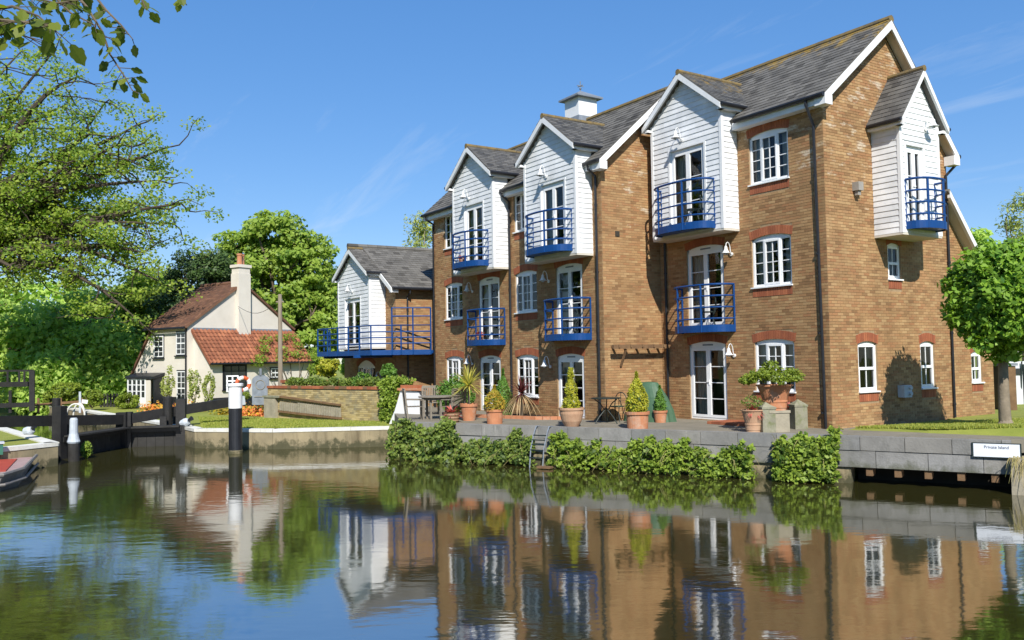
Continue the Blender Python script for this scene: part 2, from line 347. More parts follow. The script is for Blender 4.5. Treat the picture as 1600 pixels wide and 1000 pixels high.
def link(name, me, parent=None, loc=None, kind=None, label=None):
    o = bpy.data.objects.new(name, me); COL.objects.link(o)
    if parent is not None: o.parent = parent; ORG[o.name] = ORG[parent.name]
    else:
        o.location = loc if loc is not None else (0, 0, 0); ORG[o.name] = tuple(o.location)
    if kind: o['kind'] = kind
    if label: o['label'] = label
    return o
def thing(name, label, cat, loc, group=None):
    o = link(name, None, None, tuple(float(q) for q in loc)); o.empty_display_size = .2
    return tag(o, label, cat, group)
def tag(o, label, cat, group=None):
    o['label'] = label; o['category'] = cat
    if group: o['group'] = group
    return o
def piece(name, me, parent, loc, rot=None):
    o = bpy.data.objects.new(name, me); COL.objects.link(o); o.parent = parent
    o.location = np.asarray(loc, float)-np.asarray(ORG[parent.name], float)
    if rot is not None: o.rotation_euler = rot
    return o
def struct(o): o['kind'] = 'structure'; return o

SUNV = np.array(SUN)[None]
def leaves_mesh(pos, size, out=None, aspect=.6, up=.35, tint=None, droop=0, jit=.45):
    """rhombic leaves at pos; out = outward vectors they lean to"""
    n = len(pos); pos = np.asarray(pos, float)
    nrm = np.random.normal(size=(n, 3)); nrm /= np.linalg.norm(nrm, axis=1)[:, None]+1e-9
    nrm[:, 2] += up
    nrm += SUNV*.45
    if out is not None: nrm += out*.7
    nrm /= np.linalg.norm(nrm, axis=1)[:, None]+1e-9
    a = np.random.normal(size=(n, 3)); a[:, 2] -= droop; a -= nrm*np.sum(a*nrm, axis=1)[:, None]; a /= np.linalg.norm(a, axis=1)[:, None]+1e-9
    b = np.cross(nrm, a)
    sz = (size*(1-jit+2*jit*np.random.rand(n)))[:, None]
    p0 = pos-a*sz*.5; p2 = pos+a*sz*.5; q = pos-a*sz*.08-nrm*sz*.06
    p1 = q+b*sz*aspect*.5; p3 = q-b*sz*aspect*.5; 
    V = np.stack([p0, p1, p2+nrm*sz*-.05, p3], 1).reshape(-1, 3)
    t = np.random.rand(n) if tint is None else tint
    return V, t
def leaf_obj(name, V, t, m, parent=None, kind=None, org=None, label=None):
    n = len(t); me = bpy.data.meshes.new(name); o0 = np.asarray(ORG[parent.name] if parent is not None else (org if org is not None else (0, 0, 0)), float)
    me.vertices.add(4*n); me.vertices.foreach_set('co', (V-o0).astype(np.float32).ravel())
    me.loops.add(4*n); me.loops.foreach_set('vertex_index', np.arange(4*n, dtype=np.int32))
    me.polygons.add(n); me.polygons.foreach_set('loop_start', np.arange(0, 4*n, 4, dtype=np.int32))
    me.update(calc_edges=True)
    at = me.attributes.new('tint', 'FLOAT', 'FACE'); at.data.foreach_set('value', np.clip(t, 0, 1).astype(np.float32))
    me.materials.append(m)
    return link(name, me, parent, o0 if parent is None else None, kind, label)
def ball_points(n, c, r, shell=.0):
    d = np.random.normal(size=(n, 3)); d /= np.linalg.norm(d, axis=1)[:, None]
    rad = (shell+(1-shell)*np.random.rand(n)**(1/3.))[:, None]
    return np.asarray(c)+d*rad*np.asarray(r), d

# ------------------------------------------------------------------ building kit
Z3 = np.array([0, 0, 1.0])
def arc_z(op, s):
    uc = (op['u0']+op['u1'])/2; w = (op['u1']-op['u0'])/2
    return op['z1']+op['rise']*max(0, 1-((s-uc)/w)**2)
def subtract(iv, a, b):
    r = []
    for p, q in iv:
        if b <= p or a >= q: r.append((p, q)); continue
        if a > p: r.append((p, a))
        if b < q: r.append((b, q))
    return r
BRICK_ME = {}
def wall(parent, name, o, u, n, length, z0, z1, ops=(), gable=None, singles=0, bm=None, bmo=None, mm=None, lintel=True, sillb=True, ch=.075, bl=.225, course_top=None, thick=0):
    """brick wall: recessed mortar face, real bricks, arched red lintels; gable = list of (s, z) roof line above z1"""
    o, u, n = (np.asarray(q, float) for q in (o, u, n)); bm = bm or mBrick; bmo = bmo or mBrickO; mm = mm or mMortar
    P = lambda s, z, k=0: o+u*s+Z3*z+n*k
    core = MB()
    us = sorted({0, length}|{q for p in ops for q in (p['u0'], p['u1'])}); zs = sorted({z0, z1}|{q for p in ops for q in (p['z0'], p['z1']+p['rise'])})
    for i in range(len(us)-1):
        for j in range(len(zs)-1):
            s, z = (us[i]+us[i+1])/2, (zs[j]+zs[j+1])/2
            if any(p['u0'] < s < p['u1'] and p['z0'] < z < p['z1']+p['rise'] for p in ops): continue
            core.quad(P(us[i], zs[j]), P(us[i+1], zs[j]), P(us[i+1], zs[j+1]), P(us[i], zs[j+1]))
    for p in ops:
        N = 8; dz = -.13
        for k in range(N):
            a = p['u0']+(p['u1']-p['u0'])*k/N; b = p['u0']+(p['u1']-p['u0'])*(k+1)/N; za, zb, zt = arc_z(p, a), arc_z(p, b), p['z1']+p['rise']
            if p['rise'] > 0: core.quad(P(a, za), P(b, zb), P(b, zt), P(a, zt))
            core.quad(P(a, za), P(b, zb), P(b, zb, dz), P(a, za, dz))
        for s in (p['u0'], p['u1']): core.quad(P(s, p['z0']), P(s, p['z1']), P(s, p['z1'], dz), P(s, p['z0'], dz))
        core.quad(P(p['u0'], p['z0']), P(p['u1'], p['z0']), P(p['u1'], p['z0'], dz), P(p['u0'], p['z0'], dz))
    if gable: core.poly([P(s, z) for s, z in [(0, z1)]+gable+[(length, z1)]])
    if thick:
        core.quad(P(0, z0, -thick), P(length, z0, -thick), P(length, z1, -thick), P(0, z1, -thick))
        core.quad(P(0, z0), P(0, z1), P(0, z1, -thick), P(0, z0, -thick)); core.quad(P(length, z0), P(length, z1), P(length, z1, -thick), P(length, z0, -thick))
        core.quad(P(0, z1), P(length, z1), P(length, z1, -thick), P(0, z1, -thick))
    W = core.build(name, mm, parent)
    zt = z1 if not gable else max(z for s, z in gable)
    LH = .235; pr = .008; stuff = MB(); cand = []
    row = 0; z = z0+.005
    while z+ch-.01 <= zt:
        zb, ztp = z, z+ch-.01; iv = [(0.0, length)]
        if gable and ztp > z1:
            pts = [(0, z1)]+gable+[(length, z1)]; xs = []
            for (sa, za), (sb, zb2) in zip(pts, pts[1:]):
                if (za-ztp)*(zb2-ztp) <= 0 and abs(zb2-za) > 1e-6: xs.append(sa+(sb-sa)*(ztp-za)/(zb2-za))
            iv = [(min(xs), max(xs))] if len(xs) >= 2 else []
        for p in ops:
            if ztp > p['z0'] and zb < p['z1']: iv = subtract(iv, p['u0']-.004, p['u1']+.004)
            if lintel and p['rise'] > 0:
                uc, w = (p['u0']+p['u1'])/2, (p['u1']-p['u0'])/2+.05
                if zb >= p['z1']-.02 and zb < p['z1']+p['rise']+LH:
                    k = 1-(zb-LH-p['z1'])/p['rise'] if zb > p['z1']+LH else 1
                    h = w*math.sqrt(min(1, max(0, k))); iv = subtract(iv, uc-h-.005, uc+h+.005)
            if sillb and p.get('sill') and ztp > p['z0']-.27 and zb < p['z0']: iv = subtract(iv, p['u0']-.01, p['u1']+.01)
        off = (row % 2)*bl/2
        for a, b in iv:
            k = math.floor((a-off)/bl)
            while off+k*bl < b:
                s0, s1 = max(a, off+k*bl+.005), min(b, off+(k+1)*bl-.005); k += 1
                if s1-s0 < .02: continue
                full = abs(s1-s0-(bl-.01)) < 1e-6
                if full and singles: cand.append((s0, zb))
                else: stuff.hexa([P(s0, zb), P(s1, zb), P(s1, ztp), P(s0, ztp), P(s0, zb, pr), P(s1, zb, pr), P(s1, ztp, pr), P(s0, ztp, pr)], faces=(1, 2, 3, 4, 5))
        z += ch; row += 1
    if singles:
        key = lambda q: np.linalg.norm(P(q[0], q[1])-CAM); cand.sort(key=key)
        ax = 'x' if abs(u[0]) > .5 else 'y'
        if ax not in BRICK_ME:
            q = MB().hexa([np.zeros(3)+u*a+Z3*b+n*k for k in (0, pr) for a, b in ((0, 0), (bl-.01, 0), (bl-.01, ch-.01), (0, ch-.01))], faces=(1, 2, 3, 4, 5))
            me = bpy.data.meshes.new('brick'); me.from_pydata(q.v, [], q.f); me.materials.append(bmo); BRICK_ME[ax] = me
        for s, zz in cand[:singles]: piece('brick', BRICK_ME[ax], W, P(s, zz))
        for s, zz in cand[singles:]:
            s1, ztp = s+bl-.01, zz+ch-.01
            stuff.hexa([P(s, zz), P(s1, zz), P(s1, ztp), P(s, ztp), P(s, zz, pr), P(s1, zz, pr), P(s1, ztp, pr), P(s, ztp, pr)], faces=(1, 2, 3, 4, 5))
    stuff.build('brickwork', bm, W, kind='stuff')
    for p in ops:
        if not lintel: continue
        m = MB()
        if p['rise'] > 0:
            a0, a1 = p['u0']-.05, p['u1']+.05; N = max(4, round((a1-a0)/.078)); st = (a1-a0)/N; uc = (a0+a1)/2
            for k in range(N):
                sa, sb = a0+k*st+.005, a0+(k+1)*st-.005; q = [max(p['z1'], arc_z(p, min(max(s, p['u0']), p['u1']))) for s in (sa, sb)]
                ta, tb = [s+(s-uc)*.05 for s in (sa, sb)]
                m.hexa([P(sa, q[0]), P(sb, q[1]), P(tb, q[1]+LH-.01), P(ta, q[0]+LH-.01), P(sa, q[0], .014), P(sb, q[1], .014), P(tb, q[1]+LH-.01, .014), P(ta, q[0]+LH-.01, .014)])
        if p.get('sill'):
            N = max(4, round((p['u1']-p['u0'])/.078)); st = (p['u1']-p['u0'])/N
            for k in range(N): m.obox(o, u, Z3, n, (p['u0']+k*st+.005, p['z0']-.26, 0), (p['u0']+(k+1)*st-.005, p['z0']-.045, .014))
        if m.v: m.build('red_lintel_bricks', mRedBrick, W, kind='stuff')
    return W

def curtain(mb, o, u, n, a, b, z0, z1, k):
    N = 14; pts = [(a+(b-a)*i/N, k+.025*math.sin(i*2.1+a*7)) for i in range(N+1)]
    for (s0, k0), (s1, k1) in zip(pts, pts[1:]):
        P = lambda s, z, q: np.asarray(o)+np.asarray(u)*s+Z3*z+np.asarray(n)*q
        mb.quad(P(s0, z0, k0), P(s1, z0, k1), P(s1, z1, k1), P(s0, z1, k0))

def window(parent, o, u, n, p, typ='casement', name='window', flat=False, cur='lr', k0=-.10, rows=4):
    """frame + panes + bars in opening p; flat: everything hangs directly under parent"""
    o, u, n = (np.asarray(q, float) for q in (o, u, n)); u0, u1, z0, z1, rise = p['u0'], p['u1'], p['z0'], p['z1'], p['rise']
    P = lambda s, z, k=0: o+u*s+Z3*z+n*k
    B = lambda mb, a, b: mb.obox(o, u, Z3, n, a, b)
    f = MB(); kf, kb = k0+.06, k0; fw = .055 if typ != 'french' else .06
    B(f, (u0, z0, kb), (u0+fw, z1, kf)); B(f, (u1-fw, z0, kb), (u1, z1, kf)); B(f, (u0+fw, z0, kb), (u1-fw, z0+fw, kf))
    hz = z1-(.05 if typ != 'french' else .10)
    N = 8; poly = [(u0+fw, hz), (u1-fw, hz), (u1, z1-.002), (u1, z1)]+[(u0+(u1-u0)*k/N, arc_z(p, u0+(u1-u0)*k/N)) for k in range(N-1, 0, -1)]+[(u0, z1), (u0, z1-.002)]
    if rise > 0: f.extr([P(s, z, kb) for s, z in poly], n*(.06))
    else: B(f, (u0+fw, hz, kb), (u1-fw, z1, kf))
    W = f.build(name, mUpvc, parent); S = parent if flat else W
    i0, i1, j0, j1 = u0+fw, u1-fw, z0+fw, hz
    lights = []; bars = MB(); cas = MB(); kg = k0+.03; bw = .011
    def light(a, b, c, d, cols, rws, fr, kk=.012):
        B(cas, (a, c, kb-.002), (a+fr, d, kf+kk)); B(cas, (b-fr, c, kb-.002), (b, d, kf+kk)); B(cas, (a+fr, c, kb-.002), (b-fr, c+fr, kf+kk)); B(cas, (a+fr, d-fr, kb-.002), (b-fr, d, kf+kk))
        a, b, c, d = a+fr, b-fr, c+fr, d-fr
        lights.append((a, b, c, d))
        for i in range(1, cols): s = a+(b-a)*i/cols; B(q_ := MB(), (s-bw, c, kg-.012), (s+bw, d, kg+.018)); q_.build('glazing_bar', mUpvc, S)
        for i in range(1, rws): z = c+(d-c)*i/rws; B(q_ := MB(), (a, z-bw, kg-.013), (b, z+bw, kg+.017)); q_.build('glazing_bar', mUpvc, S)
    if typ == 'casement':
        w = i1-i0; a, b = i0+w*.27, i1-w*.27
        B(f_ := MB(), (a-.02, j0, kb), (a+.02, j1, kf)); B(f_, (b-.02, j0, kb), (b+.02, j1, kf)); f_.build('mullion', mUpvc, S)
        light(i0, a-.02, j0, j1, 1, rows, .018, -.01); light(a+.02, b-.02, j0, j1, 2, rows, .05); light(b+.02, i1, j0, j1, 1, rows, .018, -.01)
    elif typ == 'french':
        m_ = (i0+i1)/2
        light(i0, m_-.002, j0, j1, 1, rows, .075); light(m_+.002, i1, j0, j1, 1, rows, .075)
        h = MB(); B(h, (m_+.02, z0+(z1-z0)*.46, kf+.014), (m_+.045, z0+(z1-z0)*.53, kf+.03)); B(h, (m_-.06, z0+(z1-z0)*.5, kf+.03), (m_+.045, z0+(z1-z0)*.512, kf+.045)); h.build('door_handle', mUpvc, S)
        if rise > .02:
            v = MB(); B(v, (m_-.2, z1-.03, kf+.002), (m_+.2, z1+.012, kf+.014)); v.build('trickle_vent', mLead, S)
    else:
        zm = (j0+j1)/2
        light(i0, i1, zm-.02, j1, 2, 1, .03, .0); light(i0, i1, j0, zm-.022, 2, 1, .04, .014)
    cas.build('casement', mUpvc, S)
    for (a, b, c, d) in lights:
        g = MB(); g.quad(P(a-.004, c-.004, kg), P(b+.004, c-.004, kg), P(b+.004, d+.004, kg), P(a-.004, d+.004, kg)); g.build('pane', mGlass, S)
    if p.get('sill'):
        s = MB(); B(s, (u0-.03, z0-.035, kb-.01), (u1+.03, z0+.001, .06)); s.build('sill', mUpvc, S)
    if cur:
        c = MB(); w = u1-u0
        if len(cur) == 2 and random.random() < .35: cur = random.choice(('l', 'r', 'lr'))
        if 'l' in cur: curtain(c, o, u, n, u0, u0+w*.40, z0, z1, k0-.12)
        if 'r' in cur: curtain(c, o, u, n, u1-w*.26, u1, z0, z1, k0-.12)
        if c.v: c.build('curtain', mCurtain, S)
    return W

SLATE_ME = {}
def slope(parent, name, e0, e1, r0, r1, m, w=.3, ex=.2, single=None, under=.10, um=None):
    """roof slope e0-e1 (eave) to r0-r1 (ridge): slab plus overlapping slates"""
    e0, e1, r0, r1 = (np.asarray(q, float) for q in (e0, e1, r0, r1))
    nn = np.cross(e1-e0, r0-e0); nn /= np.linalg.norm(nn)
    if nn[2] < 0: nn = -nn
    sl = MB(); lo = -nn*under
    sl.hexa([e0+lo, e1+lo, r1+lo, r0+lo, e0, e1, r1, r0]); R = sl.build(name, um or mSlate, parent)
    Ls = max(np.linalg.norm(r0-e0), np.linalg.norm(r1-e1)); rows = max(2, round(Ls/ex)); st = MB()
    for j in range(rows):
        t0, t1 = j/rows, min(1, (j+1.12)/rows)
        A0, A1, B0, B1 = e0+(r0-e0)*t0, e1+(r1-e1)*t0, e0+(r0-e0)*t1, e1+(r1-e1)*t1
        Lw = np.linalg.norm(A1-A0)
        if Lw < .05: continue
        nc = max(1, round(Lw/w)); off = .5 if j % 2 else 0
        for k in range(-1 if off else 0, nc):
            s0, s1 = max(0, (k+off)/nc+.008/Lw), min(1, (k+1+off)/nc-.004/Lw)
            if s1-s0 < .02/Lw: continue
            h = .016+random.random()*.006
            if single and s1-s0 > .9/nc and s0 > 1-.66:
                if name not in SLATE_ME:
                    d1 = (e1-e0)/np.linalg.norm(e1-e0); d2 = (r0-e0)/np.linalg.norm(r0-e0); l2 = Ls*(t1-t0); l1 = Lw/nc-.012
                    q = MB().hexa([0*nn, d1*l1, d1*l1+d2*l2, d2*l2, nn*.018, d1*l1+nn*.018, d1*l1+d2*l2+nn*.004, d2*l2+nn*.004], faces=(1, 2, 3, 5))
                    me = bpy.data.meshes.new('slate'); me.from_pydata(q.v, [], q.f); me.materials.append(single); SLATE_ME[name] = me
                piece('slate', SLATE_ME[name], R, A0+(A1-A0)*s0+nn*random.random()*.005)
                continue
            a, b, c, d = A0+(A1-A0)*s0, A0+(A1-A0)*s1, B0+(B1-B0)*s1, B0+(B1-B0)*s0
            st.hexa([a, b, c, d, a+nn*h, b+nn*h, c+nn*.004, d+nn*.004], faces=(1, 2, 3, 5))
    if st.v: st.build('slates', m, R, kind='stuff')
    return R
def ridge(parent, a, b, m=None, r=.11):
    a, b = np.asarray(a, float), np.asarray(b, float); L_ = np.linalg.norm(b-a); n = max(1, round(L_/.45))
    mb = MB()
    for i in range(n):
        p, q = a+(b-a)*(i/n), a+(b-a)*((i+1)/n-.012/L_); mb.tube([p, q], [r*(1+.04*random.random()), r], 8)
    return mb.build('ridge_tiles', m or mRidge, parent, kind='stuff')
def gutter(parent, a, b, r=.06):
    return MB().tube([a, b], r, 8).build('gutter', mBlack, parent)
def pipe(parent, top, bot, r=.037, swan=None):
    pts = ([swan] if swan is not None else [])+[top, bot]; mb = MB()
    if swan is not None:
        s, t = np.asarray(swan, float), np.asarray(top, float); pts = [s, s+[0, 0, -.1], t+[0, 0, .06], t, np.asarray(bot, float)]
    mb.tube(pts, r, 8)
    z = bot[2]+.35
    while z < top[2]: mb.tube([(top[0], top[1], z), (top[0], top[1], z+.05)], r*1.35, 8); z += 2.0
    return mb.build('drainpipe', mBlack, parent)
def lamp(parent, o, u, n, s=.85):
    """white swan-neck lantern; o is the wall point under the bracket"""
    o, u, n = (np.asarray(q, float) for q in (o, u, n)); P = lambda a, z, k: o+u*a+Z3*z+n*k
    b = MB(); b.tube([P(0, -.02, .0), P(0, -.02, .03)], .06*s, 10)
    b.tube([P(0, -.02, .03), P(0, .06, .07*s), P(0, .2, .09*s), P(0, .29, .14*s), P(0, .31, .2*s), P(0, .27, .26*s), P(0, .18, .28*s)], .014*s, 6)
    W = b.build('wall_lamp', mWhite, parent)
    c = P(0, 0, .28*s); d = MB(); d.lathe(c, [(.02, .2), (.04, .17), (.05, .10), (.085, .03), (.135, -.0), (.125, -.005), (.05, .06)], 14); d.build('lamp_shade', mWhite, W, smooth=True)
    e = MB(); e.lathe(c, [(.01, -.05), (.045, -.04), (.05, .0), (.03, .05)], 10); e.build('lamp_glass', mPaintGrey, W, smooth=True)
    return W
def balcony(parent, o, u, n, ua, ub, z, depth, hr=1.18, name='balcony', rails=4, straight=False):
    """blue half-round balcony: deck, fascia band, rails and posts"""
    o, u, n = (np.asarray(q, float) for q in (o, u, n)); uc, a = (ua+ub)/2, (ub-ua)/2
    def C(t, e=0): 
        x = -math.cos(t); y = abs(math.sin(t))**.62
        return o+u*(uc+(a-e)*x)+n*(max(0, (depth-e))*y)
    N = 20; T = [PI*i/N for i in range(N+1)]
    d = MB(); poly = [C(t) for t in T]; d.extr([q+Z3*(z+.03) for q in poly], Z3*.10)
    W = d.build(name, mBlue, parent)
    fb = MB()
    for t0, t1 in zip(T, T[1:]):
        p, q, p2, q2 = C(t0, -.012), C(t1, -.012), C(t0, .02), C(t1, .02)
        fb.hexa([p+Z3*z, q+Z3*z, q2+Z3*z, p2+Z3*z, p+Z3*(z+.2), q+Z3*(z+.2), q2+Z3*(z+.2), p2+Z3*(z+.2)])
    fb.build('fascia_band', mBlue, W)
    for i in range(rails):
        zz = z+.17+(hr-.17)*(i+.65)/(rails-.35) if i < rails-1 else z+hr
        MB().tube([C(t)+Z3*zz for t in T], .032 if i == rails-1 else .025, 6).build('rail', mBlue, W)
    for t in (0.0, .30*PI, .62*PI, PI):
        p = C(t); MB().tube([p+Z3*z, p+Z3*(z+hr)], .032, 6).build('post', mBlue, W)
    return W

def bay(parent, o, u, n, u0, u1, p, zb, ze, za, door, mainroof=None, expo=.15, back=None, sides=(0, 1), m_roof=None, label=None, ln=None):
    """weatherboarded bay with its own little gabled roof"""
    o, u, n = (np.asarray(q, float) for q in (o, u, n)); P = lambda s, z, k=0: o+u*s+Z3*z+n*k
    uc, hw = (u0+u1)/2, (u1-u0)/2
    core = MB(); d0, d1, dz0, dz1 = door
    core.poly([P(u0, zb, p), P(d0, zb, p), P(d0, dz1, p), P(d1, dz1, p), P(d1, zb, p), P(u1, zb, p), P(u1, ze, p), P(uc, za, p), P(u0, ze, p)])
    for s in (u0, u1): core.quad(P(s, zb), P(s, zb, p), P(s, ze, p), P(s, ze))
    for s in (d0, d1): core.quad(P(s, zb, p), P(s, dz1, p), P(s, dz1, p-.13), P(s, zb, p-.13))
    core.quad(P(d0, dz1, p), P(d1, dz1, p), P(d1, dz1, p-.13), P(d0, dz1, p-.13))
    W = core.build('bay', mWhite, parent, label=label)
    s_ = MB(); s_.hexa([P(u0-.02, zb-.05, 0.002), P(u1+.02, zb-.05, 0.002), P(u1+.02, zb-.05, p+.02), P(u0-.02, zb-.05, p+.02), P(u0-.02, zb+.01, 0.002), P(u1+.02, zb+.01, 0.002), P(u1+.02, zb+.01, p+.02), P(u0-.02, zb+.01, p+.02)]); s_.build('bay_soffit', mSoffit, W)
    z = zb+.012
    while z < za-.06:
        zt = z+expo
        hl = lambda q: hw if q <= ze else hw*(za-q)/(za-ze)
        segs = [(uc-hl(min(z+expo*.5, za)), uc+hl(min(z+expo*.5, za)))]
        if z+expo*.5 > dz0 and z+expo*.3 < dz1+.05: segs = subtract(segs, d0-.07, d1+.07)
        for a, b in segs:
            a, b = max(a, u0+.07) if z < ze else a, min(b, u1-.07) if z < ze else b
            if b-a < .03: continue
            m = MB(); m.hexa([P(a, z, p), P(b, z, p), P(b, zt+.01, p), P(a, zt+.01, p), P(a, z, p+.024), P(b, z, p+.024), P(b, zt+.012, p+.007), P(a, zt+.012, p+.007)], faces=(1, 2, 3, 4, 5)); m.build('board', mBoard, W)
        if z < ze-.02:
            for s, sg in ((u0, -1), (u1, 1)):
                if (0 if sg < 0 else 1) not in sides: continue
                m = MB(); m.hexa([P(s, z, .01), P(s, z, p-.06), P(s, zt+.01, p-.06), P(s, zt+.01, .01), P(s+sg*.024, z, .01), P(s+sg*.024, z, p-.06), P(s+sg*.007, zt+.012, p-.06), P(s+sg*.007, zt+.012, .01)]); m.build('board', mBoard, W)
        z += expo
    tr = MB()
    for s, sg in ((u0, -1), (u1, 1)):
        tr.hexa([P(s-.07*(sg > 0)-.028*(sg < 0), zb, p-.06), P(s+.07*(sg < 0)+.028*(sg > 0), zb, p-.06), P(s+.07*(sg < 0)+.028*(sg > 0), zb, p+.03), P(s-.07*(sg > 0)-.028*(sg < 0), zb, p+.03),
                 P(s-.07*(sg > 0)-.028*(sg < 0), ze, p-.06), P(s+.07*(sg < 0)+.028*(sg > 0), ze, p-.06), P(s+.07*(sg < 0)+.028*(sg > 0), ze, p+.03), P(s-.07*(sg > 0)-.028*(sg < 0), ze, p+.03)])
    for a, b in ((d0-.07, d0), (d1, d1+.07)): tr.obox(o, u, Z3, n, (a, dz0-.02, p), (b, dz1+.05, p+.03))
    tr.obox(o, u, Z3, n, (d0, dz1, p), (d1, dz1+.05, p+.031)); tr.build('trim', mWhite, W)
    window(W, P(0, 0, p), u, n, dict(u0=d0, u1=d1, z0=dz0, z1=dz1, rise=0), 'french', 'door_frame', flat=True, cur='l', rows=3)
    # roof
    oh, fo = .20, .22; sl = (za-ze)/hw; zr = za+.16; zeE = zr-sl*(hw+oh)
    be = back(zeE) if back else 0; brr = back(zr) if back else 0
    for sg in (-1, 1):
        e0, e1 = P(uc+sg*(hw+oh), zeE, p+fo), P(uc+sg*(hw+oh), zeE, -be); r0, r1 = P(uc, zr, p+fo), P(uc, zr, -brr)
        slope(W, 'bay_roof', e0, e1, r0, r1, m_roof or mSlateB, .25, .17)
        MB().hexa([P(uc+sg*(hw+oh-.01), zeE-.17, p+fo-.05), P(uc, zr-.23, p+fo-.05), P(uc, zr-.08, p+fo-.05), P(uc+sg*(hw+oh-.01), zeE-.02, p+fo-.05),
                   P(uc+sg*(hw+oh-.01), zeE-.17, p+fo+.012), P(uc, zr-.23, p+fo+.012), P(uc, zr-.035, p+fo+.012), P(uc+sg*(hw+oh-.01), zeE-.02, p+fo+.012)]).build('bargeboard', mWhite, W)
        q0, q1 = sg*(hw+oh-.03), sg*(hw+.005)
        MB().hexa([P(uc+q1, zeE-.17, -be*.9), P(uc+q0, zeE-.17, -be*.9), P(uc+q0, zeE-.17, p+fo-.06), P(uc+q1, zeE-.17, p+fo-.06), P(uc+q1, zeE-.09, -be*.9), P(uc+q0, zeE-.09, -be*.9), P(uc+q0, zeE-.09, p+fo-.06), P(uc+q1, zeE-.09, p+fo-.06)]).build('eave_box', mWhite, W)
        MB().poly([P(uc+sg*(hw+oh-.02), zeE-.17, p), P(uc+sg*(hw+oh-.02), zeE-.17, p+fo-.06), P(uc+sg*(hw-.03), zeE-.17, p+fo-.06), P(uc+sg*(hw-.03), zeE-.17, p)]).build('eave_return', mWhite, W)
        gutter(W, P(uc+sg*(hw+oh+.04), zeE-.05, p+fo), P(uc+sg*(hw+oh+.04), zeE-.05, -be+.05), .05)
    ridge(W, P(uc, zr-.02, p+fo+.02), P(uc, zr-.02, -brr), r=.085)
    if ln is not None: lamp(W, P(ln[0], ln[1], p+.025), u, n)
    return W
OP = lambda u0, u1, z0, z1, rise=.09, sill=True: dict(u0=u0, u1=u1, z0=z0, z1=z1, rise=rise, sill=sill)
XU, YU, NX, NY = np.array([1., 0, 0]), np.array([0, 1., 0]), np.array([1., 0, 0]), np.array([0, -1., 0])

# ------------------------------------------------------------------ the setting: water, ground, terrace
ZW, ZL = -1.05, -.42
MB().quad((-400, -300, ZW), (400, -300, ZW), (400, 400, ZW), (-400, 400, ZW)).build('water', mWater)['kind'] = 'structure'
QL, QR = np.array([-9.95, -6.86]), np.array([4.3, .005])          # quay wall line in front of the flats
qd = (QR-QL)/np.linalg.norm(QR-QL); qn = np.array([qd[1], -qd[0]])   # along / outward over the water
far = [(-13.45, -5.72), (-12.4, -5.8), (-9.2, -5.4), (4.3, 1.5), (14, 6.4), (160, 70), (160, 380), (-380, 380), (-380, -60), (-60, -15.3), (-19.2, -11.25), (-17.6, -11.2), (-15.3, -9.2)]
struct(MB().prism([(x, y) for x, y in far], -1.6, ZL, bottom=False).build('ground', mGrass))
struct(MB().prism([(-15.1, -15.7), (-24.4, -16.75), (-80, -24), (-80, -120), (-8, -120), (-13.6, -19), (-14.25, -17.2)], -1.6, ZL+.02, bottom=False).build('left_bank', mGrass))
struct(MB().prism([(15.2, -17.0), (12.2, -19.6), (-2, -60), (-2, -120), (160, -120), (160, 50)], -1.6, .25, bottom=False).build('near_bank', mGrass))
ter = [(-15.3, -4.75), (-12.4, -5.95), (-10.6, -6.5), tuple(QL-qn*.2), tuple(QL+qd*14.0-qn*.25), (2.6, .6), (.25, .1), (.25, 3), (-17, 3), (-17.6, -4.0)]
struct(MB().prism(ter, -.25, 0.0).build('terrace_paving', mPave))
LAWN = lambda x: -.004+.055*max(0., x-.2)
lm_ = MB()
lm_.poly([(x, y, LAWN(x)) for x, y in ((.15, .45), (2.2, .55), (4.9, 1.5), (16, 6.6), (16, 40), (.15, 40))]); lm_.poly([(.15, 5.0, -.004), (.15, 40, -.004), (-4, 40, -.004), (-4, 5.0, -.004)]); lm_.poly([(16, 6.6, LAWN(16)), (60, 30, LAWN(16)), (60, 40, LAWN(16)), (16, 40, LAWN(16))])
ed = [np.array(p) for p in ((.15, .45), (2.2, .55), (4.9, 1.5), (16, 6.6))]
for p_, q_ in zip(ed, ed[1:]): lm_.quad((*p_, LAWN(p_[0])), (*q_, LAWN(q_[0])), (*(q_+qn*.4), -.02), (*(p_+qn*.4), -.02))
struct(lm_.build('lawn', mGrass))
bk = MB()
for p_, q_ in zip([np.array([5.75, 1.89]), np.array([16, 6.6])], [np.array([16, 6.6]), np.array([60, 30.])]): bk.quad((*p_, LAWN(p_[0])-.03), (*q_, LAWN(min(16, q_[0]))-.03), (*(q_+qn*2.2), ZW-.2), (*(p_+qn*2.0), ZW-.2))
struct(bk.build('canal_bank', mGrass))
# concrete path edge between lawn and quay
struct(MB().prism([tuple(QL+qd*12.4-qn*.26), tuple(QR-qn*.26), tuple(QR+qd*2-qn*.95), tuple(QL+qd*12.7-qn*1.4)], -.25, .03).build('path', mPave))

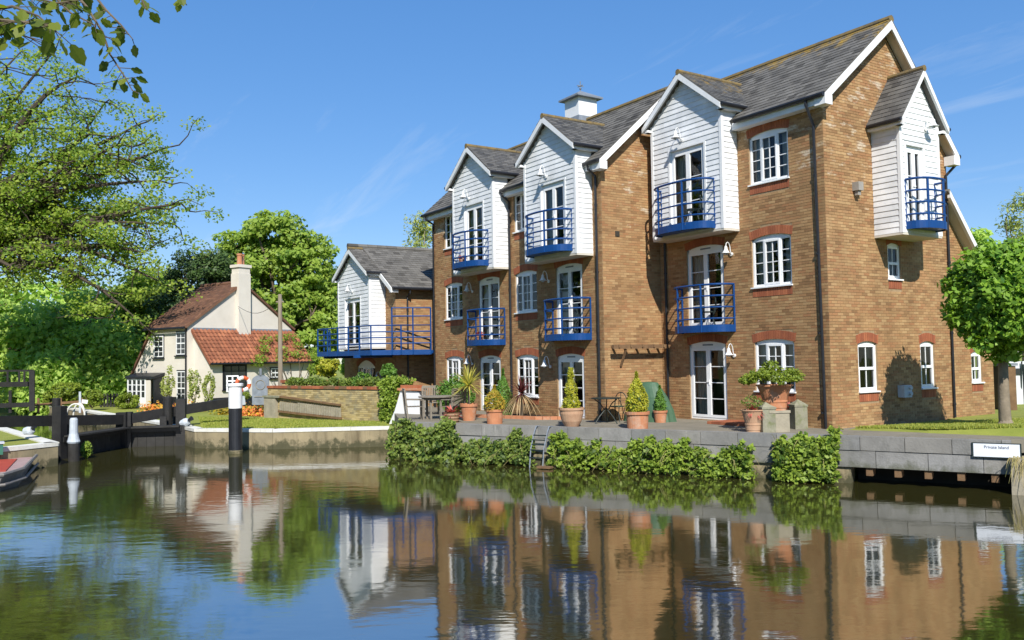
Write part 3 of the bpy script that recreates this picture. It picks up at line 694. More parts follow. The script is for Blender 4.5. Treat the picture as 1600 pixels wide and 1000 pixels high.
def grass_patch(name, poly_pts, n, z, m, h=.05, w=.012, zf=None):
    P = np.asarray(poly_pts, float); V = []; T = []
    a, b, c, d = P
    s, t = np.random.rand(n), np.random.rand(n)
    q = (a[None]*(1-s)[:, None]+b[None]*s[:, None])*(1-t)[:, None]+(d[None]*(1-s)[:, None]+c[None]*s[:, None])*t[:, None]
    ang = np.random.rand(n)*2*PI; hh = h*(.5+np.random.rand(n)); lean = (np.random.rand(n, 2)-.5)*h*1.2
    dx = np.stack([np.cos(ang), np.sin(ang)], 1)*w
    base = np.concatenate([q, np.full((n, 1), z)], 1); o = np.concatenate([dx, np.zeros((n, 1))], 1)
    tip = base.copy(); tip[:, :2] += lean; tip[:, 2] += hh
    if zf: dzz = np.array([zf(x) for x in base[:, 0]]); base[:, 2] = dzz; tip[:, 2] = dzz+hh
    V = np.stack([base-o, base+o, tip+o*.3, tip-o*.3], 1).reshape(-1, 3)
    ob = leaf_obj(name, V, np.random.rand(n), m); ob['kind'] = 'stuff'; return ob
tag(grass_patch('grass', [(2.2, .45), (9.5, 3.4), (5.5, 10.5), (.2, .6)], 60000, -.004, lGrassB, .05, .012, LAWN), 'short mown grass of the lawn beside the brick gable wall', 'grass')
tag(grass_patch('grass', [(-13.7, -5.7), (-17.5, -11.0), (-24.5, -9.5), (-15.7, -4.9)], 30000, ZL, lGrassB, .06, .016), 'sunlit grass between the lock edge and the yellow brick wall', 'grass')

# quay wall of concrete blocks
quay = thing('quay_wall', 'grey concrete block quay wall in front of the brick flats', 'wall', (QL[0], QL[1], ZW))
Lq = np.linalg.norm(QR-QL); Q3 = np.array([QL[0], QL[1], 0]); qd3 = np.array([qd[0], qd[1], 0]); qn3 = np.array([qn[0], qn[1], 0])
MB().obox(Q3, qd3, Z3, qn3, (0, -1.6, -.5), (Lq*.80, -.02, -.06)).build('backing', mCanalWall, quay)
MB().obox(Q3, qd3, Z3, qn3, (Lq*.80, -1.6, -1.2), (Lq+3, -.26, -.9)).build('backing', mRoom, quay)  # dark colour stands in for the shade in the void below the blocks
for row, (z0, z1, bl) in enumerate(((-.30, 0.0, .92), (-.68, -.30, 1.05))):
    s = -.45*row
    while s < Lq-.05:
        a, b = max(0, s)+.006, min(Lq, s+bl)-.006; j = random.uniform(-.008, .008)
        if b-a > .1: MB().obox(Q3, qd3, Z3, qn3, (a, z0+.006, -.28), (b, z1-.001+(.015 if row == 0 else -.006), .02+j-(.015 if row else 0))).build('block', mBlock, quay)
        s += bl
for i, s in enumerate((.825, .862, .90, .94, .98)):
    MB().obox(Q3, qd3, Z3, qn3, (Lq*s-.07, -.86, -.45), (Lq*s+.07, -.675, -.05)).build('beam_end', mTimber, quay)
# lower canal edge on the lock side
cq = [np.array(p) for p in ((-19.2, -11.25), (-17.6, -11.2), (-15.3, -9.2), (-13.45, -5.72))]
lowq = thing('canal_wall', 'low tan canal wall with white coping below the lock lawn', 'wall', (-15.3, -9.2, ZW))
for a, b in zip(cq, cq[1:]):
    d = (b-a)/np.linalg.norm(b-a); nn = np.array([d[1], -d[0]]); L_ = np.linalg.norm(b-a)
    o3, d3, n3 = np.array([*a, 0]), np.array([*d, 0]), np.array([*nn, 0])
    MB().obox(o3, d3, Z3, n3, (0, -1.6, -.3), (L_, ZL-.06, .03)).build('wall_face', mCanalWall, lowq)
    k = 0
    while k < L_-.1:
        MB().obox(o3, d3, Z3, n3, (k+.004, ZL-.06, -.32), (min(L_, k+1.3)-.004, ZL+.045, .05)).build('coping_stone', mCoping, lowq); k += 1.3
leftq = thing('lock_wall', 'stone lock wall with white edge behind the moored boat', 'wall', (-15.1, -15.7, ZW))
lq = [np.array(p) for p in ((-24.4, -16.75), (-15.1, -15.7), (-14.25, -17.2), (-13.6, -19))]
for a, b in zip(lq, lq[1:]):
    d = (b-a)/np.linalg.norm(b-a); nn = np.array([-d[1], d[0]]); L_ = np.linalg.norm(b-a)
    o3, d3, n3 = np.array([*a, 0]), np.array([*d, 0]), np.array([*nn, 0])
    MB().obox(o3, d3, Z3, n3, (0, -1.6, -.3), (L_, ZL-.05, .03)).build('wall_face', mCanalWall, leftq)
    MB().obox(o3, d3, Z3, n3, (0, ZL-.05, -.34), (L_, ZL+.06, .05)).build('coping_stone', mCoping, leftq)
# wall of the lock chamber beyond the gates
chw = thing('chamber_wall', 'far stone wall of the lock chamber seen over the gates', 'wall', (-30, -12.3, ZW))
a, b = np.array([-19.4, -11.3]), np.array([-44., -13.7]); d = (b-a)/np.linalg.norm(b-a); nn = np.array([-d[1], d[0]])
if nn[1] > 0: nn = -nn
MB().obox([*a, 0], [*d, 0], Z3, [*nn, 0], (0, -1.6, -.3), (24, ZL-.04, .03)).build('wall_face', mCanalWall, chw)
MB().obox([*a, 0], [*d, 0], Z3, [*nn, 0], (0, ZL-.04, -.4), (24, ZL+.05, .05)).build('coping_stone', mCoping, chw)

# ------------------------------------------------------------------ tall block on the right
S = -2.27
rb = thing('apartment_block', 'tall brick block with steep slate gable and a white bay on its sunlit end wall', 'building', (-3, 2.6, 0))
o = np.array([-6.06, 0, 0]); sx = 6.06
wn = [OP(-2.41+sx, -1.09+sx, z, z+1.30) for z in (.90, 3.70, 6.51)]
dr = [OP(-4.90+sx, -3.45+sx, .03, 2.19, .09, False), OP(-4.90+sx, -3.45+sx, 2.70, 4.99, .09, False)]
wall(rb, 'wall', o, XU, NY, 6.06, -.1, 8.4, wn+dr, singles=150)
for w in wn: window(rb, o, XU, NY, w)
for w in dr: window(rb, o, XU, NY, w, 'french', 'french_door', cur='l')
o2 = np.array([0, 0, 0.]); rw = [OP(1.10, 1.90, .89, 2.11, .07), OP(3.84, 4.51, .89, 2.10, .07), OP(2.51, 3.09, 3.83, 4.73, .07)]
wall(rb, 'gable_wall', o2, YU, NX, 5.43, -.1, 7.45, rw, gable=[(0, 8.42), (2.6, 10.55), (5.43, 7.5)], singles=150)
for w in rw: window(rb, o2, YU, NX, w, 'sash', cur='lr')
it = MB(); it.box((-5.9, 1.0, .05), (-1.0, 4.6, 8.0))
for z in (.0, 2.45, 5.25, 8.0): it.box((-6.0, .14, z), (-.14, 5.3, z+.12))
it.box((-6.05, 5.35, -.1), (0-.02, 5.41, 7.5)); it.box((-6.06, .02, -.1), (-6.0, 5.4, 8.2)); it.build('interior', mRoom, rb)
x0, x1 = -6.15, .30; ez, rz_, ry, ey2, ez2 = 8.36, 10.78, 2.6, 5.60, 7.46
slope(rb, 'roof_slope', (x0, -.28, ez), (x1, -.28, ez), (x0, ry, rz_), (x1, ry, rz_), mSlate, .29, .195, single=mSlateO)
slope(rb, 'roof_slope', (x0, ey2, ez2), (x1, ey2, ez2), (x0, ry, rz_), (x1, ry, rz_), mSlate, .29, .195)
ridge(rb, (x0, ry, rz_-.02), (x1+.02, ry, rz_-.02))
for (ya, za_), (yb, zb_) in (((-.28, ez), (ry, rz_)), ((ey2, ez2), (ry, rz_))):
    MB().hexa([(x1-.03, ya, za_-.26), (x1-.03, yb, zb_-.29), (x1-.03, yb, zb_-.06), (x1-.03, ya, za_-.03), (x1+.012, ya, za_-.26), (x1+.012, yb, zb_-.29), (x1+.012, yb, zb_-.06), (x1+.012, ya, za_-.03)]).build('bargeboard', mWhite, rb)
    MB().hexa([(.012, ya, za_-.17), (x1-.035, ya, za_-.17), (x1-.035, yb, zb_-.2), (.012, yb, zb_-.2), (.012, ya, za_-.11), (x1-.035, ya, za_-.11), (x1-.035, yb, zb_-.13), (.012, yb, zb_-.13)]).build('verge_soffit', mSoffit, rb)
MB().box((-2.75, -.27, ez-.27), (x1-.02, -.015, ez-.08)).build('eave_soffit', mWhite, rb)
MB().box((.0, -.30, ez-.30), (x1+.02, -.02, ez-.06)).build('eave_return', mWhite, rb)
MB().box((.02, ey2-.28, ez2-.32), (x1+.02, ey2+.01, ez2-.06)).build('eave_return', mWhite, rb)
gutter(rb, (-2.6, -.34, ez-.06), (x1, -.34, ez-.06)); gutter(rb, (-3, ey2+.06, ez2-.06), (x1, ey2+.06, ez2-.06))
pipe(rb, (-.24, -.055, 7.6), (-.16, -.055, .02), swan=(-.24, -.33, 8.25)); pipe(rb, (-5.78, -.055, 7.7), (-5.78, -.055, .02)); pipe(rb, (.055, 5.32, 6.8), (.055, 5.32, .02), swan=(.15, 5.7, 7.3))
backR = lambda z: max(0.02, -.28+(z-8.36)/.84)
bay(rb, (0, 0, 0), XU, NY, -5.64, -2.84, .6, 5.36, 8.80, 9.93, (-4.87, -3.5, 5.5, 7.88), back=backR, ln=(-4.35, 8.16), label='white boarded bay above the ground-floor French doors')
balcony(rb, (0, -.6, 0), XU, NY, -5.28, -3.15, 5.40, .62, 1.38)
balcony(rb, (0, -.012, 0), XU, NY, -5.12, -3.08, 2.53, .68, 1.33)
bay(rb, (0, 0, 0), YU, NX, 1.98, 3.70, .8, 4.93, 7.95, 9.12, (2.22, 2.98, 5.1, 7.22), ln=(3.1, 7.75), label='white boarded bay on the sunlit end wall')
balcony(rb, (.8, 0, 0), YU, NX, 2.14, 3.45, 5.02, .52, 1.28)
lamp(rb, (-3.12, -.01, 1.88), XU, NY); lamp(rb, (-3.12, -.01, 4.72), XU, NY)
fl = MB(); fl.box((.01, 1.09, 6.05), (.2, 1.29, 6.27)); fl.box((.05, 1.13, 5.93), (.15, 1.25, 6.05)); fl.build('floodlight', mFurn, rb)
mb = MB(); mb.box((.01, 2.74, .68), (.2, 3.08, 1.0)); mb.tube([(.2, 2.98, .93), (.26, 2.98, .93)], .05, 10); mb.tube([(.2, 2.98, .78), (.26, 2.98, .78)], .05, 10); mb.build('heating_flue', mPaintGrey, rb)
# low rear part with catslide roof
rw2 = [OP(1.13, 1.70, .96, 1.80, .07)]
o3 = np.array([-.12, 5.43, 0]); wall(rb, 'wall', o3, YU, NX, 2.3, -.1, 3.4, rw2, gable=[(0, 6.1), (2.3, 3.4)])
window(rb, o3, YU, NX, rw2[0], 'sash')
slope(rb, 'catslide_roof', (-6, 8.15, 3.05), (.22, 8.15, 3.05), (-6, 5.2, 6.45), (.22, 5.2, 6.45), mSlate)
MB().hexa([(.15, 8.2, 2.75), (.15, 5.2, 6.2), (.15, 5.2, 6.4), (.15, 8.2, 2.98), (.24, 8.2, 2.75), (.24, 5.2, 6.2), (.24, 5.2, 6.4), (.24, 8.2, 2.98)]).build('bargeboard', mWhite, rb)
MB().hexa([(-.11, 8.1, 2.9), (.15, 8.1, 2.9), (.15, 5.3, 6.1), (-.11, 5.3, 6.1), (-.11, 8.1, 2.94), (.15, 8.1, 2.94), (.15, 5.3, 6.14), (-.11, 5.3, 6.14)]).build('verge_soffit', mSoffit, rb)
MB().box((-6, 5.5, -.1), (-.95, 7.7, 3.2)).build('interior', mRoom, rb)

# ------------------------------------------------------------------ long block with two bays
lb = thing('apartment_block', 'long brick block with two white bays and a small white cupola on the ridge', 'building', (-11.4, .2, 0))
xl = -16.65; o = np.array([xl, S, 0]); hl = -.287
wn = [OP(x0_-xl, x1_-xl, z+hl, z+1.30+hl) for x0_, x1_ in ((-15.75, -14.41), (-10.78, -9.49)) for z in (.90, 3.70, 6.45)]
dr = [OP(x0_-xl, x1_-xl, z0, z1, .09, False) for x0_, x1_ in ((-13.22, -11.79), (-8.43, -7.05)) for z0, z1 in ((.03, 1.91), (2.45, 4.71))]
wall(lb, 'wall', o, XU, NY, 10.59, -.1, 7.72, wn+dr, singles=120)
for w in wn: window(lb, o, XU, NY, w)
for w in dr: window(lb, o, XU, NY, w, 'french', 'french_door', cur='l')
gw = wall(lb, 'gable_wall', (-6.06, S, 0), YU, NX, 2.47, -.1, 7.6, [], gable=[(0, 7.78), (2.47, 9.95)], singles=100)
MB().box((-6.05, -1.78, 5.47), (-6.045+.012, -1.62, 5.63)).build('air_vent', mRoom, lb)
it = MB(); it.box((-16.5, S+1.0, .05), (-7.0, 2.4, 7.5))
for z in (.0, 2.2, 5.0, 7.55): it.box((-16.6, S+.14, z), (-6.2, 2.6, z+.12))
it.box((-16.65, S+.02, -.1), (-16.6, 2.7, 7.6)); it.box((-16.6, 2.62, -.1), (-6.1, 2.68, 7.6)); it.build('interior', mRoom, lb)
MB().poly([(-16.651, S, -.1), (-16.651, 2.7, -.1), (-16.651, 2.7, 7.6), (-16.651, .2, 9.9), (-16.651, S, 7.6)]).build('wall', mMortar, lb)
x0, x1 = -17.0, -5.76; ez, rz_, ry = 7.68, 10.14, .2
slope(lb, 'roof_slope', (x0, S-.28, ez), (x1, S-.28, ez), (x0, ry, rz_), (x1, ry, rz_), mSlate, .29, .195)
slope(lb, 'roof_slope', (x0, 2.95, ez), (x1, 2.95, ez), (x0, ry, rz_), (x1, ry, rz_), mSlate, .29, .195)
ridge(lb, (x0, ry, rz_-.02), (x1+.02, ry, rz_-.02))
for xa, sg in ((x1, 1), (x0, -1)):
    MB().hexa([(xa-.03*sg, S-.28, ez-.26), (xa-.03*sg, ry, rz_-.29), (xa-.03*sg, ry, rz_-.06), (xa-.03*sg, S-.28, ez-.03), (xa+.012*sg, S-.28, ez-.26), (xa+.012*sg, ry, rz_-.29), (xa+.012*sg, ry, rz_-.06), (xa+.012*sg, S-.28, ez-.03)]).build('bargeboard', mWhite, lb)
MB().hexa([(-6.05, S-.28, ez-.17), (x1-.035, S-.28, ez-.17), (x1-.035, ry, rz_-.2), (-6.05, ry, rz_-.2), (-6.05, S-.28, ez-.11), (x1-.035, S-.28, ez-.11), (x1-.035, ry, rz_-.13), (-6.05, ry, rz_-.13)]).build('verge_soffit', mSoffit, lb)
MB().box((x1-.34, S-.29, ez-.30), (x1+.02, S-.01, ez-.06)).build('eave_return', mWhite, lb)
for a, b in ((-16.95, -14.0), (-11.1, -9.25), (-6.45, x1-.35)): MB().box((a, S-.27, ez-.27), (b, S-.012, ez-.08)).build('eave_soffit', mWhite, lb)
for a, b in ((-17.0, -14.0), (-11.1, -9.25), (-6.45, x1)): gutter(lb, (a, S-.34, ez-.06), (b, S-.34, ez-.06))
pipe(lb, (-6.26, S-.055, 7.2), (-6.26, S-.055, .02), swan=(-6.26, S-.33, 7.55)); pipe(lb, (-11.02, S-.055, 7.2), (-11.02, S-.055, .02), swan=(-11.02, S-.33, 7.55)); pipe(lb, (-16.6, S-.055, 7.2), (-16.6, S-.055, .02), swan=(-16.7, S-.33, 7.55))
backL = lambda z: max(.02, -.28+(z-7.68)/.895)
bay(lb, (0, S, 0), XU, NY, -13.94, -11.17, .6, 5.0, 8.25, 9.30, (-13.08, -11.82, 5.18, 7.36), back=backL, ln=(-12.75, 7.62), label='white boarded bay nearer the low annex')
balcony(lb, (0, S-.6, 0), XU, NY, -13.45, -11.5, 5.08, .6, 1.22)
bay(lb, (0, S, 0), XU, NY, -9.20, -6.50, .6, 4.96, 8.19, 9.22, (-8.27, -7.05, 5.15, 7.26), back=backL, ln=(-7.95, 7.52), label='white boarded bay beside the bare gable wall')
balcony(lb, (0, S-.6, 0), XU, NY, -8.75, -6.72, 5.05, .6, 1.25)
balcony(lb, (0, S-.012, 0), XU, NY, -13.42, -11.46, 2.35, .66, 1.26); balcony(lb, (0, S-.012, 0), XU, NY, -8.6, -6.66, 2.40, .66, 1.26)
for x, z in ((-8.79, 1.62), (-8.79, 4.35), (-13.64, 4.38), (-13.72, 1.72)): lamp(lb, (x, S-.01, z), XU, NY)
# cupola
cx, cy, cz = -10.14, .2, 10.0
cu = MB().hexa([(cx-.5, cy-.5, cz-.35), (cx+.5, cy-.5, cz-.35), (cx+.5, cy+.5, cz-.35), (cx-.5, cy+.5, cz-.35), (cx-.4, cy-.4, cz+.28), (cx+.4, cy-.4, cz+.28), (cx+.4, cy+.4, cz+.28), (cx-.4, cy+.4, cz+.28)]).build('cupola', mLead, lb)
MB().box((cx-.4, cy-.4, cz+.28), (cx+.4, cy+.4, cz+.92)).build('cupola_body', mWhite, cu)
q = .56; cr_ = MB(); cr_.box((cx-q, cy-q, cz+.92), (cx+q, cy+q, cz+.98))
for a, b in (((-q, -q), (q, -q)), ((q, -q), (q, q)), ((q, q), (-q, q)), ((-q, q), (-q, -q))): cr_.poly([(cx+a[0], cy+a[1], cz+.98), (cx+b[0], cy+b[1], cz+.98), (cx, cy, cz+1.28)])
cr_.build('cupola_roof', mLead, cu)
fi = MB(); fi.tube([(cx, cy, cz+1.2), (cx, cy, cz+1.62)], .018, 6); fi.beam((cx-.14, cy, cz+1.45), (cx+.14, cy, cz+1.45), .025, .025); fi.beam((cx, cy-.14, cz+1.45), (cx, cy+.14, cz+1.45), .025, .025); fi.lathe((cx, cy, cz+1.3), [(.01, 0), (.05, .05), (.01, .1)], 8); fi.build('finial', mLead, cu)

# ------------------------------------------------------------------ low annex
an = thing('annex', 'low annex with one white bay and a wraparound blue balcony', 'building', (-20.9, -1, ZL))
AY, AX = -3.23, -18.2
gwin = [OP(-22.2+23.7, -20.3+23.7, .25, 1.62, .28, False)]
wall(an, 'wall', (-23.7, AY, 0), XU, NY, 5.5, ZL, 4.75, gwin, gable=[(0, 4.9), (2.8, 6.6), (5.5, 4.9)])
window(an, np.array([-23.7, AY, 0]), XU, NY, gwin[0], 'casement', cur='', rows=3)
wall(an, 'wall', (AX, AY, 0), YU, NX, 7, ZL, 4.85)
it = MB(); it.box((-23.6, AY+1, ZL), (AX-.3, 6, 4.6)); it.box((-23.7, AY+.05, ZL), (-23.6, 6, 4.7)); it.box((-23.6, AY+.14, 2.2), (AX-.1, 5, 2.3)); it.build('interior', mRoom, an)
arx, arz = -20.9, 6.80
slope(an, 'roof_slope', (AX+.3, AY-.3, 4.83), (AX+.3, 8, 4.83), (arx, AY-.3, arz), (arx, 8, arz), mSlate, .29, .195)
slope(an, 'roof_slope', (-23.9, AY-.3, 4.83), (-23.9, 8, 4.83), (arx, AY-.3, arz), (arx, 8, arz), mSlate, .29, .195)
ridge(an, (arx, AY-.95, arz), (arx, 8, arz), mSlate)
MB().hexa([(arx, AY-.31, arz-.28), (AX+.3, AY-.31, 4.60), (AX+.3, AY-.31, 4.80), (arx, AY-.31, arz-.06), (arx, AY-.35, arz-.28), (AX+.3, AY-.35, 4.60), (AX+.3, AY-.35, 4.80), (arx, AY-.35, arz-.06)]).build('bargeboard', mWhite, an)
MB().box((AX+.01, AY-.29, 4.62), (AX+.29, AY-.01, 4.78)).build('eave_return', mWhite, an)
gutter(an, (AX+.36, AY-.3, 4.78), (AX+.36, 6, 4.78)); pipe(an, (AX+.06, AY+.5, 4.4), (AX+.06, AY+.5, ZL), swan=(AX+.33, AY+.5, 4.7))
bay(an, (0, AY, 0), XU, NY, -22.55, -19.18, .72, 2.42, 5.50, 6.55, (-21.75, -20.1, 2.5, 4.55), ln=(-20.9, 4.85), expo=.16, m_roof=mSlate)
B0, B1, B2 = np.array([-22.2, -5.05]), np.array([-17.7, -4.55]), np.array([-16.85, -2.35])
bal = MB(); bal.prism([tuple(B0), tuple(B1), tuple(B2), (-16.9, -1.2), (-18.19, -1.2), (-18.19, -3.24), (-22.9, -3.24), (-23.0, -4.3)], 2.14, 2.26)
bo = bal.build('balcony', mBlue, an)
path = [np.array([-23.0, -4.2]), B0, B1, B2]
for p, q in zip(path, path[1:]):
    MB().beam((*p, 2.19), (*q, 2.19), .03, .2).build('fascia_band', mBlue, bo)
    for z in (2.55, 2.78, 3.01, 3.26): MB().tube([(*p, z), (*q, z)], .03, 6).build('rail', mBlue, bo)
    n = max(2, round(np.linalg.norm(q-p)/1.0))
    for i in range(n):
        r = p+(q-p)*i/n; MB().tube([(*r, 2.1), (*r, 3.27)], .034, 6).build('post', mBlue, bo)
c0, c1 = B1+(B2-B1)*.35, B2
for z in (3.26, 3.62, 3.95): MB().tube([(*c0, z), (*c1, z)], .03, 6).build('rail', mBlue, bo)
for t in (.35, .7, 1.0): r = B1+(B2-B1)*t; MB().tube([(*r, 2.1), (*r, 3.96)], .034, 6).build('post', mBlue, bo)
for x in (-21.9, -18.6): MB().beam((x, -4.9, 2.06), (x, AY, 2.06), .1, .12).build('bracket', mBlue, bo)
lamp(an, (-19.6, AY-.01, 1.1), XU, NY)

# ------------------------------------------------------------------ lock-keeper's cottage across the lawn
FH = np.array([math.sin(YAW), math.cos(YAW), 0]); RH = np.array([math.cos(YAW), -math.sin(YAW), 0])
def hdir(deg): a = math.radians(deg); return FH*math.cos(a)+RH*math.sin(a)
def gnd(u, k, z): p = dep(u, 560, k); p[2] = z; return p
E1, E2 = hdir(35), hdir(-55)
K = gnd(293, 44, 0); K[2] = 0; ZC = -.38
ct = thing('cottage', 'cream rendered cottage with brown tiled roof and tall chimney', 'house', (K[0], K[1], ZC))
def CP(s, l, z): return K+E1*s+E2*l+Z3*z
GL, LL = 6.74, 3.5
w_ = MB(); w_.poly([CP(0, 0, ZC), CP(GL, 0, ZC), CP(GL, 0, 3.85), CP(GL/2, 0, 6.1), CP(0, 0, 3.85)]); w_.build('gable_wall', mRender, ct)
w_ = MB(); w_.poly([CP(0, 0, ZC), CP(0, 5.1, ZC), CP(0, 5.1, 1.1), CP(0, LL-.3, 3.75), CP(0, 0, 3.85)]); w_.build('wall', mRender, ct)
w_ = MB(); w_.poly([CP(0, LL, 2.5), CP(GL, LL, 2.5), CP(GL, LL, 3.85), CP(GL/2, LL, 6.1), CP(0, LL, 3.85)]); w_.poly([CP(GL, 0, ZC), CP(GL, 5, ZC), CP(GL, 5, 1), CP(GL, LL, 3.85), CP(GL, 0, 3.85)]); w_.build('wall', mRender, ct)
for nm, s0, sg in (('roof_slope', -.22, 1), ('roof_slope', GL+.22, -1)):
    slope(ct, nm, CP(s0, -.12, 3.76), CP(s0, LL+.1, 3.76), CP(GL/2, -.12, 6.25), CP(GL/2, LL+.1, 6.25), mTileBrown, .17, .13, um=mTileBrown)
ridge(ct, CP(GL/2, -.1, 6.24), CP(GL/2, LL+.1, 6.24), mTileBrown)
slope(ct, 'catslide_roof', CP(-.12, 5.25, 1.0), CP(GL, 5.25, 1.0), CP(-.12, LL-.45, 3.8), CP(GL, LL-.45, 3.8), mTileBrown, .17, .13, um=mTileBrown)
MB().extr([CP(-.02, 0.02, ZC), CP(-.02, 5.1, ZC), CP(-.02, 5.1, .18), CP(-.02, .02, .18)], -E1*.02).build('black_plinth', mBlack, ct)
MB().tube([CP(-.06, .06, 3.75), CP(-.06, .06, ZC)], .045, 6).build('drainpipe', mBlack, ct)
gutter(ct, CP(-.27, -.1, 3.7), CP(-.27, LL, 3.7), .055)
# chimney
def cbox(s0, s1, l0, l1, z0, z1, mb=None):
    mb = mb or MB(); return mb.hexa([CP(s0, l0, z0), CP(s1, l0, z0), CP(s1, l1, z0), CP(s0, l1, z0), CP(s0, l0, z1), CP(s1, l0, z1), CP(s1, l1, z1), CP(s0, l1, z1)])
m_ = cbox(GL/2-.42, GL/2+.36, -.26, .4, 1.6, 6.7); cbox(GL/2-.38, GL/2+.33, -.24, .38, 6.7, 7.02, m_); cbox(GL/2-.45, GL/2+.40, -.30, .45, 7.02, 7.18, m_)
ch = m_.build('chimney', mRender, ct)
for s, l in ((GL/2-.18, -.02), (GL/2+.12, .18)): MB().lathe(CP(s, l, 7.18), [(.15, 0), (.145, .1), (.13, .46), (.16, .52), (.16, .6), (.11, .6)], 12).build('chimney_pot', mTerra, ch)
# lean-to
lw = MB(); lw.poly([CP(.35, -1.35, ZC), CP(GL+.1, -1.35, ZC), CP(GL+.1, -1.35, 1.98), CP(.35, -1.35, 1.98)]); lw.poly([CP(.35, -1.35, ZC), CP(.35, 0, ZC), CP(.35, 0, 3.6), CP(.35, -1.35, 1.98)]); lw.poly([CP(GL+.1, -1.35, ZC), CP(GL+.1, 0, ZC), CP(GL+.1, 0, 3.6), CP(GL+.1, -1.35, 1.98)]); lw.build('lean_to_wall', mRender, ct)
def pantiles(parent, e0, e1, r0, r1, m, w=.24, ex=.27):
    e0, e1, r0, r1 = (np.asarray(q, float) for q in (e0, e1, r0, r1)); nn = np.cross(e1-e0, r0-e0); nn /= np.linalg.norm(nn)
    if nn[2] < 0: nn = -nn
    R = MB().hexa([e0-nn*.1, e1-nn*.1, r1-nn*.1, r0-nn*.1, e0, e1, r1, r0]).build('lean_to_roof', m, parent)
    rows = round(np.linalg.norm(r0-e0)/ex); cols = round(np.linalg.norm(e1-e0)/w); mb = MB()
    for j in range(rows):
        for k in range(cols):
            t = random.random(); A = [e0+(r0-e0)*q for q in (j/rows, (j+1.05)/rows)]; Bq = [e1+(r1-e1)*q for q in (j/rows, (j+1.05)/rows)]
            prof = ((0, .02), (.3, .075), (.6, .03), (1, .02)); pts = []
            for r_ in (0, 1):
                pts.append([A[r_]+(Bq[r_]-A[r_])*((k+s)/cols)+nn*(h+(.03 if r_ == 0 else 0)) for s, h in prof])
            for i in range(3): mb.quad(pts[0][i], pts[0][i+1], pts[1][i+1], pts[1][i], t); mb.quad(pts[0][i], pts[0][i+1], pts[0][i+1]-nn*.05, pts[0][i]-nn*.05, t)
    mb.build('pantiles', m, R, kind='stuff')
pantiles(ct, CP(.2, -1.6, 1.86), CP(GL+.2, -1.6, 1.86), CP(.2, -.02, 3.62), CP(GL+.2, -.02, 3.62), mTileRed)
MB().hexa([CP(.3, -.06, 3.58), CP(GL, -.06, 3.58), CP(GL, .0, 3.58), CP(.3, 0, 3.58), CP(.3, -.06, 3.72), CP(GL, -.06, 3.72), CP(GL, 0, 3.72), CP(.3, 0, 3.72)]).build('lead_flashing', mLead, ct)
gutter(ct, CP(.2, -1.66, 1.84), CP(GL+.2, -1.66, 1.84), .05)
MB().extr([CP(.35, -1.37, ZC), CP(GL+.1, -1.37, ZC), CP(GL+.1, -1.37, .12), CP(.35, -1.37, .12)], -E2*.02).build('black_plinth', mBlack, ct)
def cwin(o, u, n, a, b, z0, z1, cols, rows, rise=0, frame=None, mat_f=None):
    u, n, o = np.asarray(u), np.asarray(n), np.asarray(o); B = lambda mb, p, q: mb.obox(o, u, Z3, n, p, q)
    fm = MB(); B(fm, (a-.05, z0-.05, .0), (b+.05, z1+.06, .02)); W = fm.build('window', mBlack, ct)
    g_ = MB(); B(g_, (a, z0, .02), (b, z1, .026)); g_.build('pane', mRoomGlass, W)
    s = MB(); fw = .05
    B(s, (a, z0, .026), (a+fw, z1, .05)); B(s, (b-fw, z0, .026), (b, z1, .05)); B(s, (a+fw, z0, .026), (b-fw, z0+fw, .05)); B(s, (a+fw, z1-fw, .026), (b-fw, z1, .05))
    zm = (z0+z1)/2
    B(s, (a+fw, zm-.03, .026), (b-fw, zm+.03, .052))
    for i in range(1, cols): x = a+(b-a)*i/cols; B(s, (x-.015, z0+fw, .026), (x+.015, z1-fw, .045))
    for i in range(1, rows):
        if rows % 2 == 0 and i == rows//2: continue
        z = z0+(z1-z0)*i/rows; B(s, (a+fw, z-.015, .026), (b-fw, z+.015, .044))
    s.build('sash_frame', mat_f or mUpvc, W)
    si = MB(); B(si, (a-.1, z0-.11, .021), (b+.1, z0-.05, .1)); si.build('sill', mBlack, W)
    return W
mRoomGlass = mat('dark_glass', (.02, .024, .028), (.04, .045, .05), scale=.8, rough=.08, spec=.6)
oF, nF = K, -E1
for a, b, z0, z1, c_, r_ in ((.12, .92, 2.35, 3.5, 2, 4), (2.05, 2.9, 2.25, 3.35, 2, 4), (.12, .86, -.25, 1.5, 2, 6)): cwin(oF, E2, nF, a, b, z0, z1, c_, r_)
oG, nG = CP(0, -1.35, 0), -E2
cwin(oG, E1, nG, 1.15, 2.55, .55, 1.75, 3, 4, mat_f=mBlack); cwin(oG, E1, nG, 4.15, 4.75, 1.05, 1.55, 2, 2)
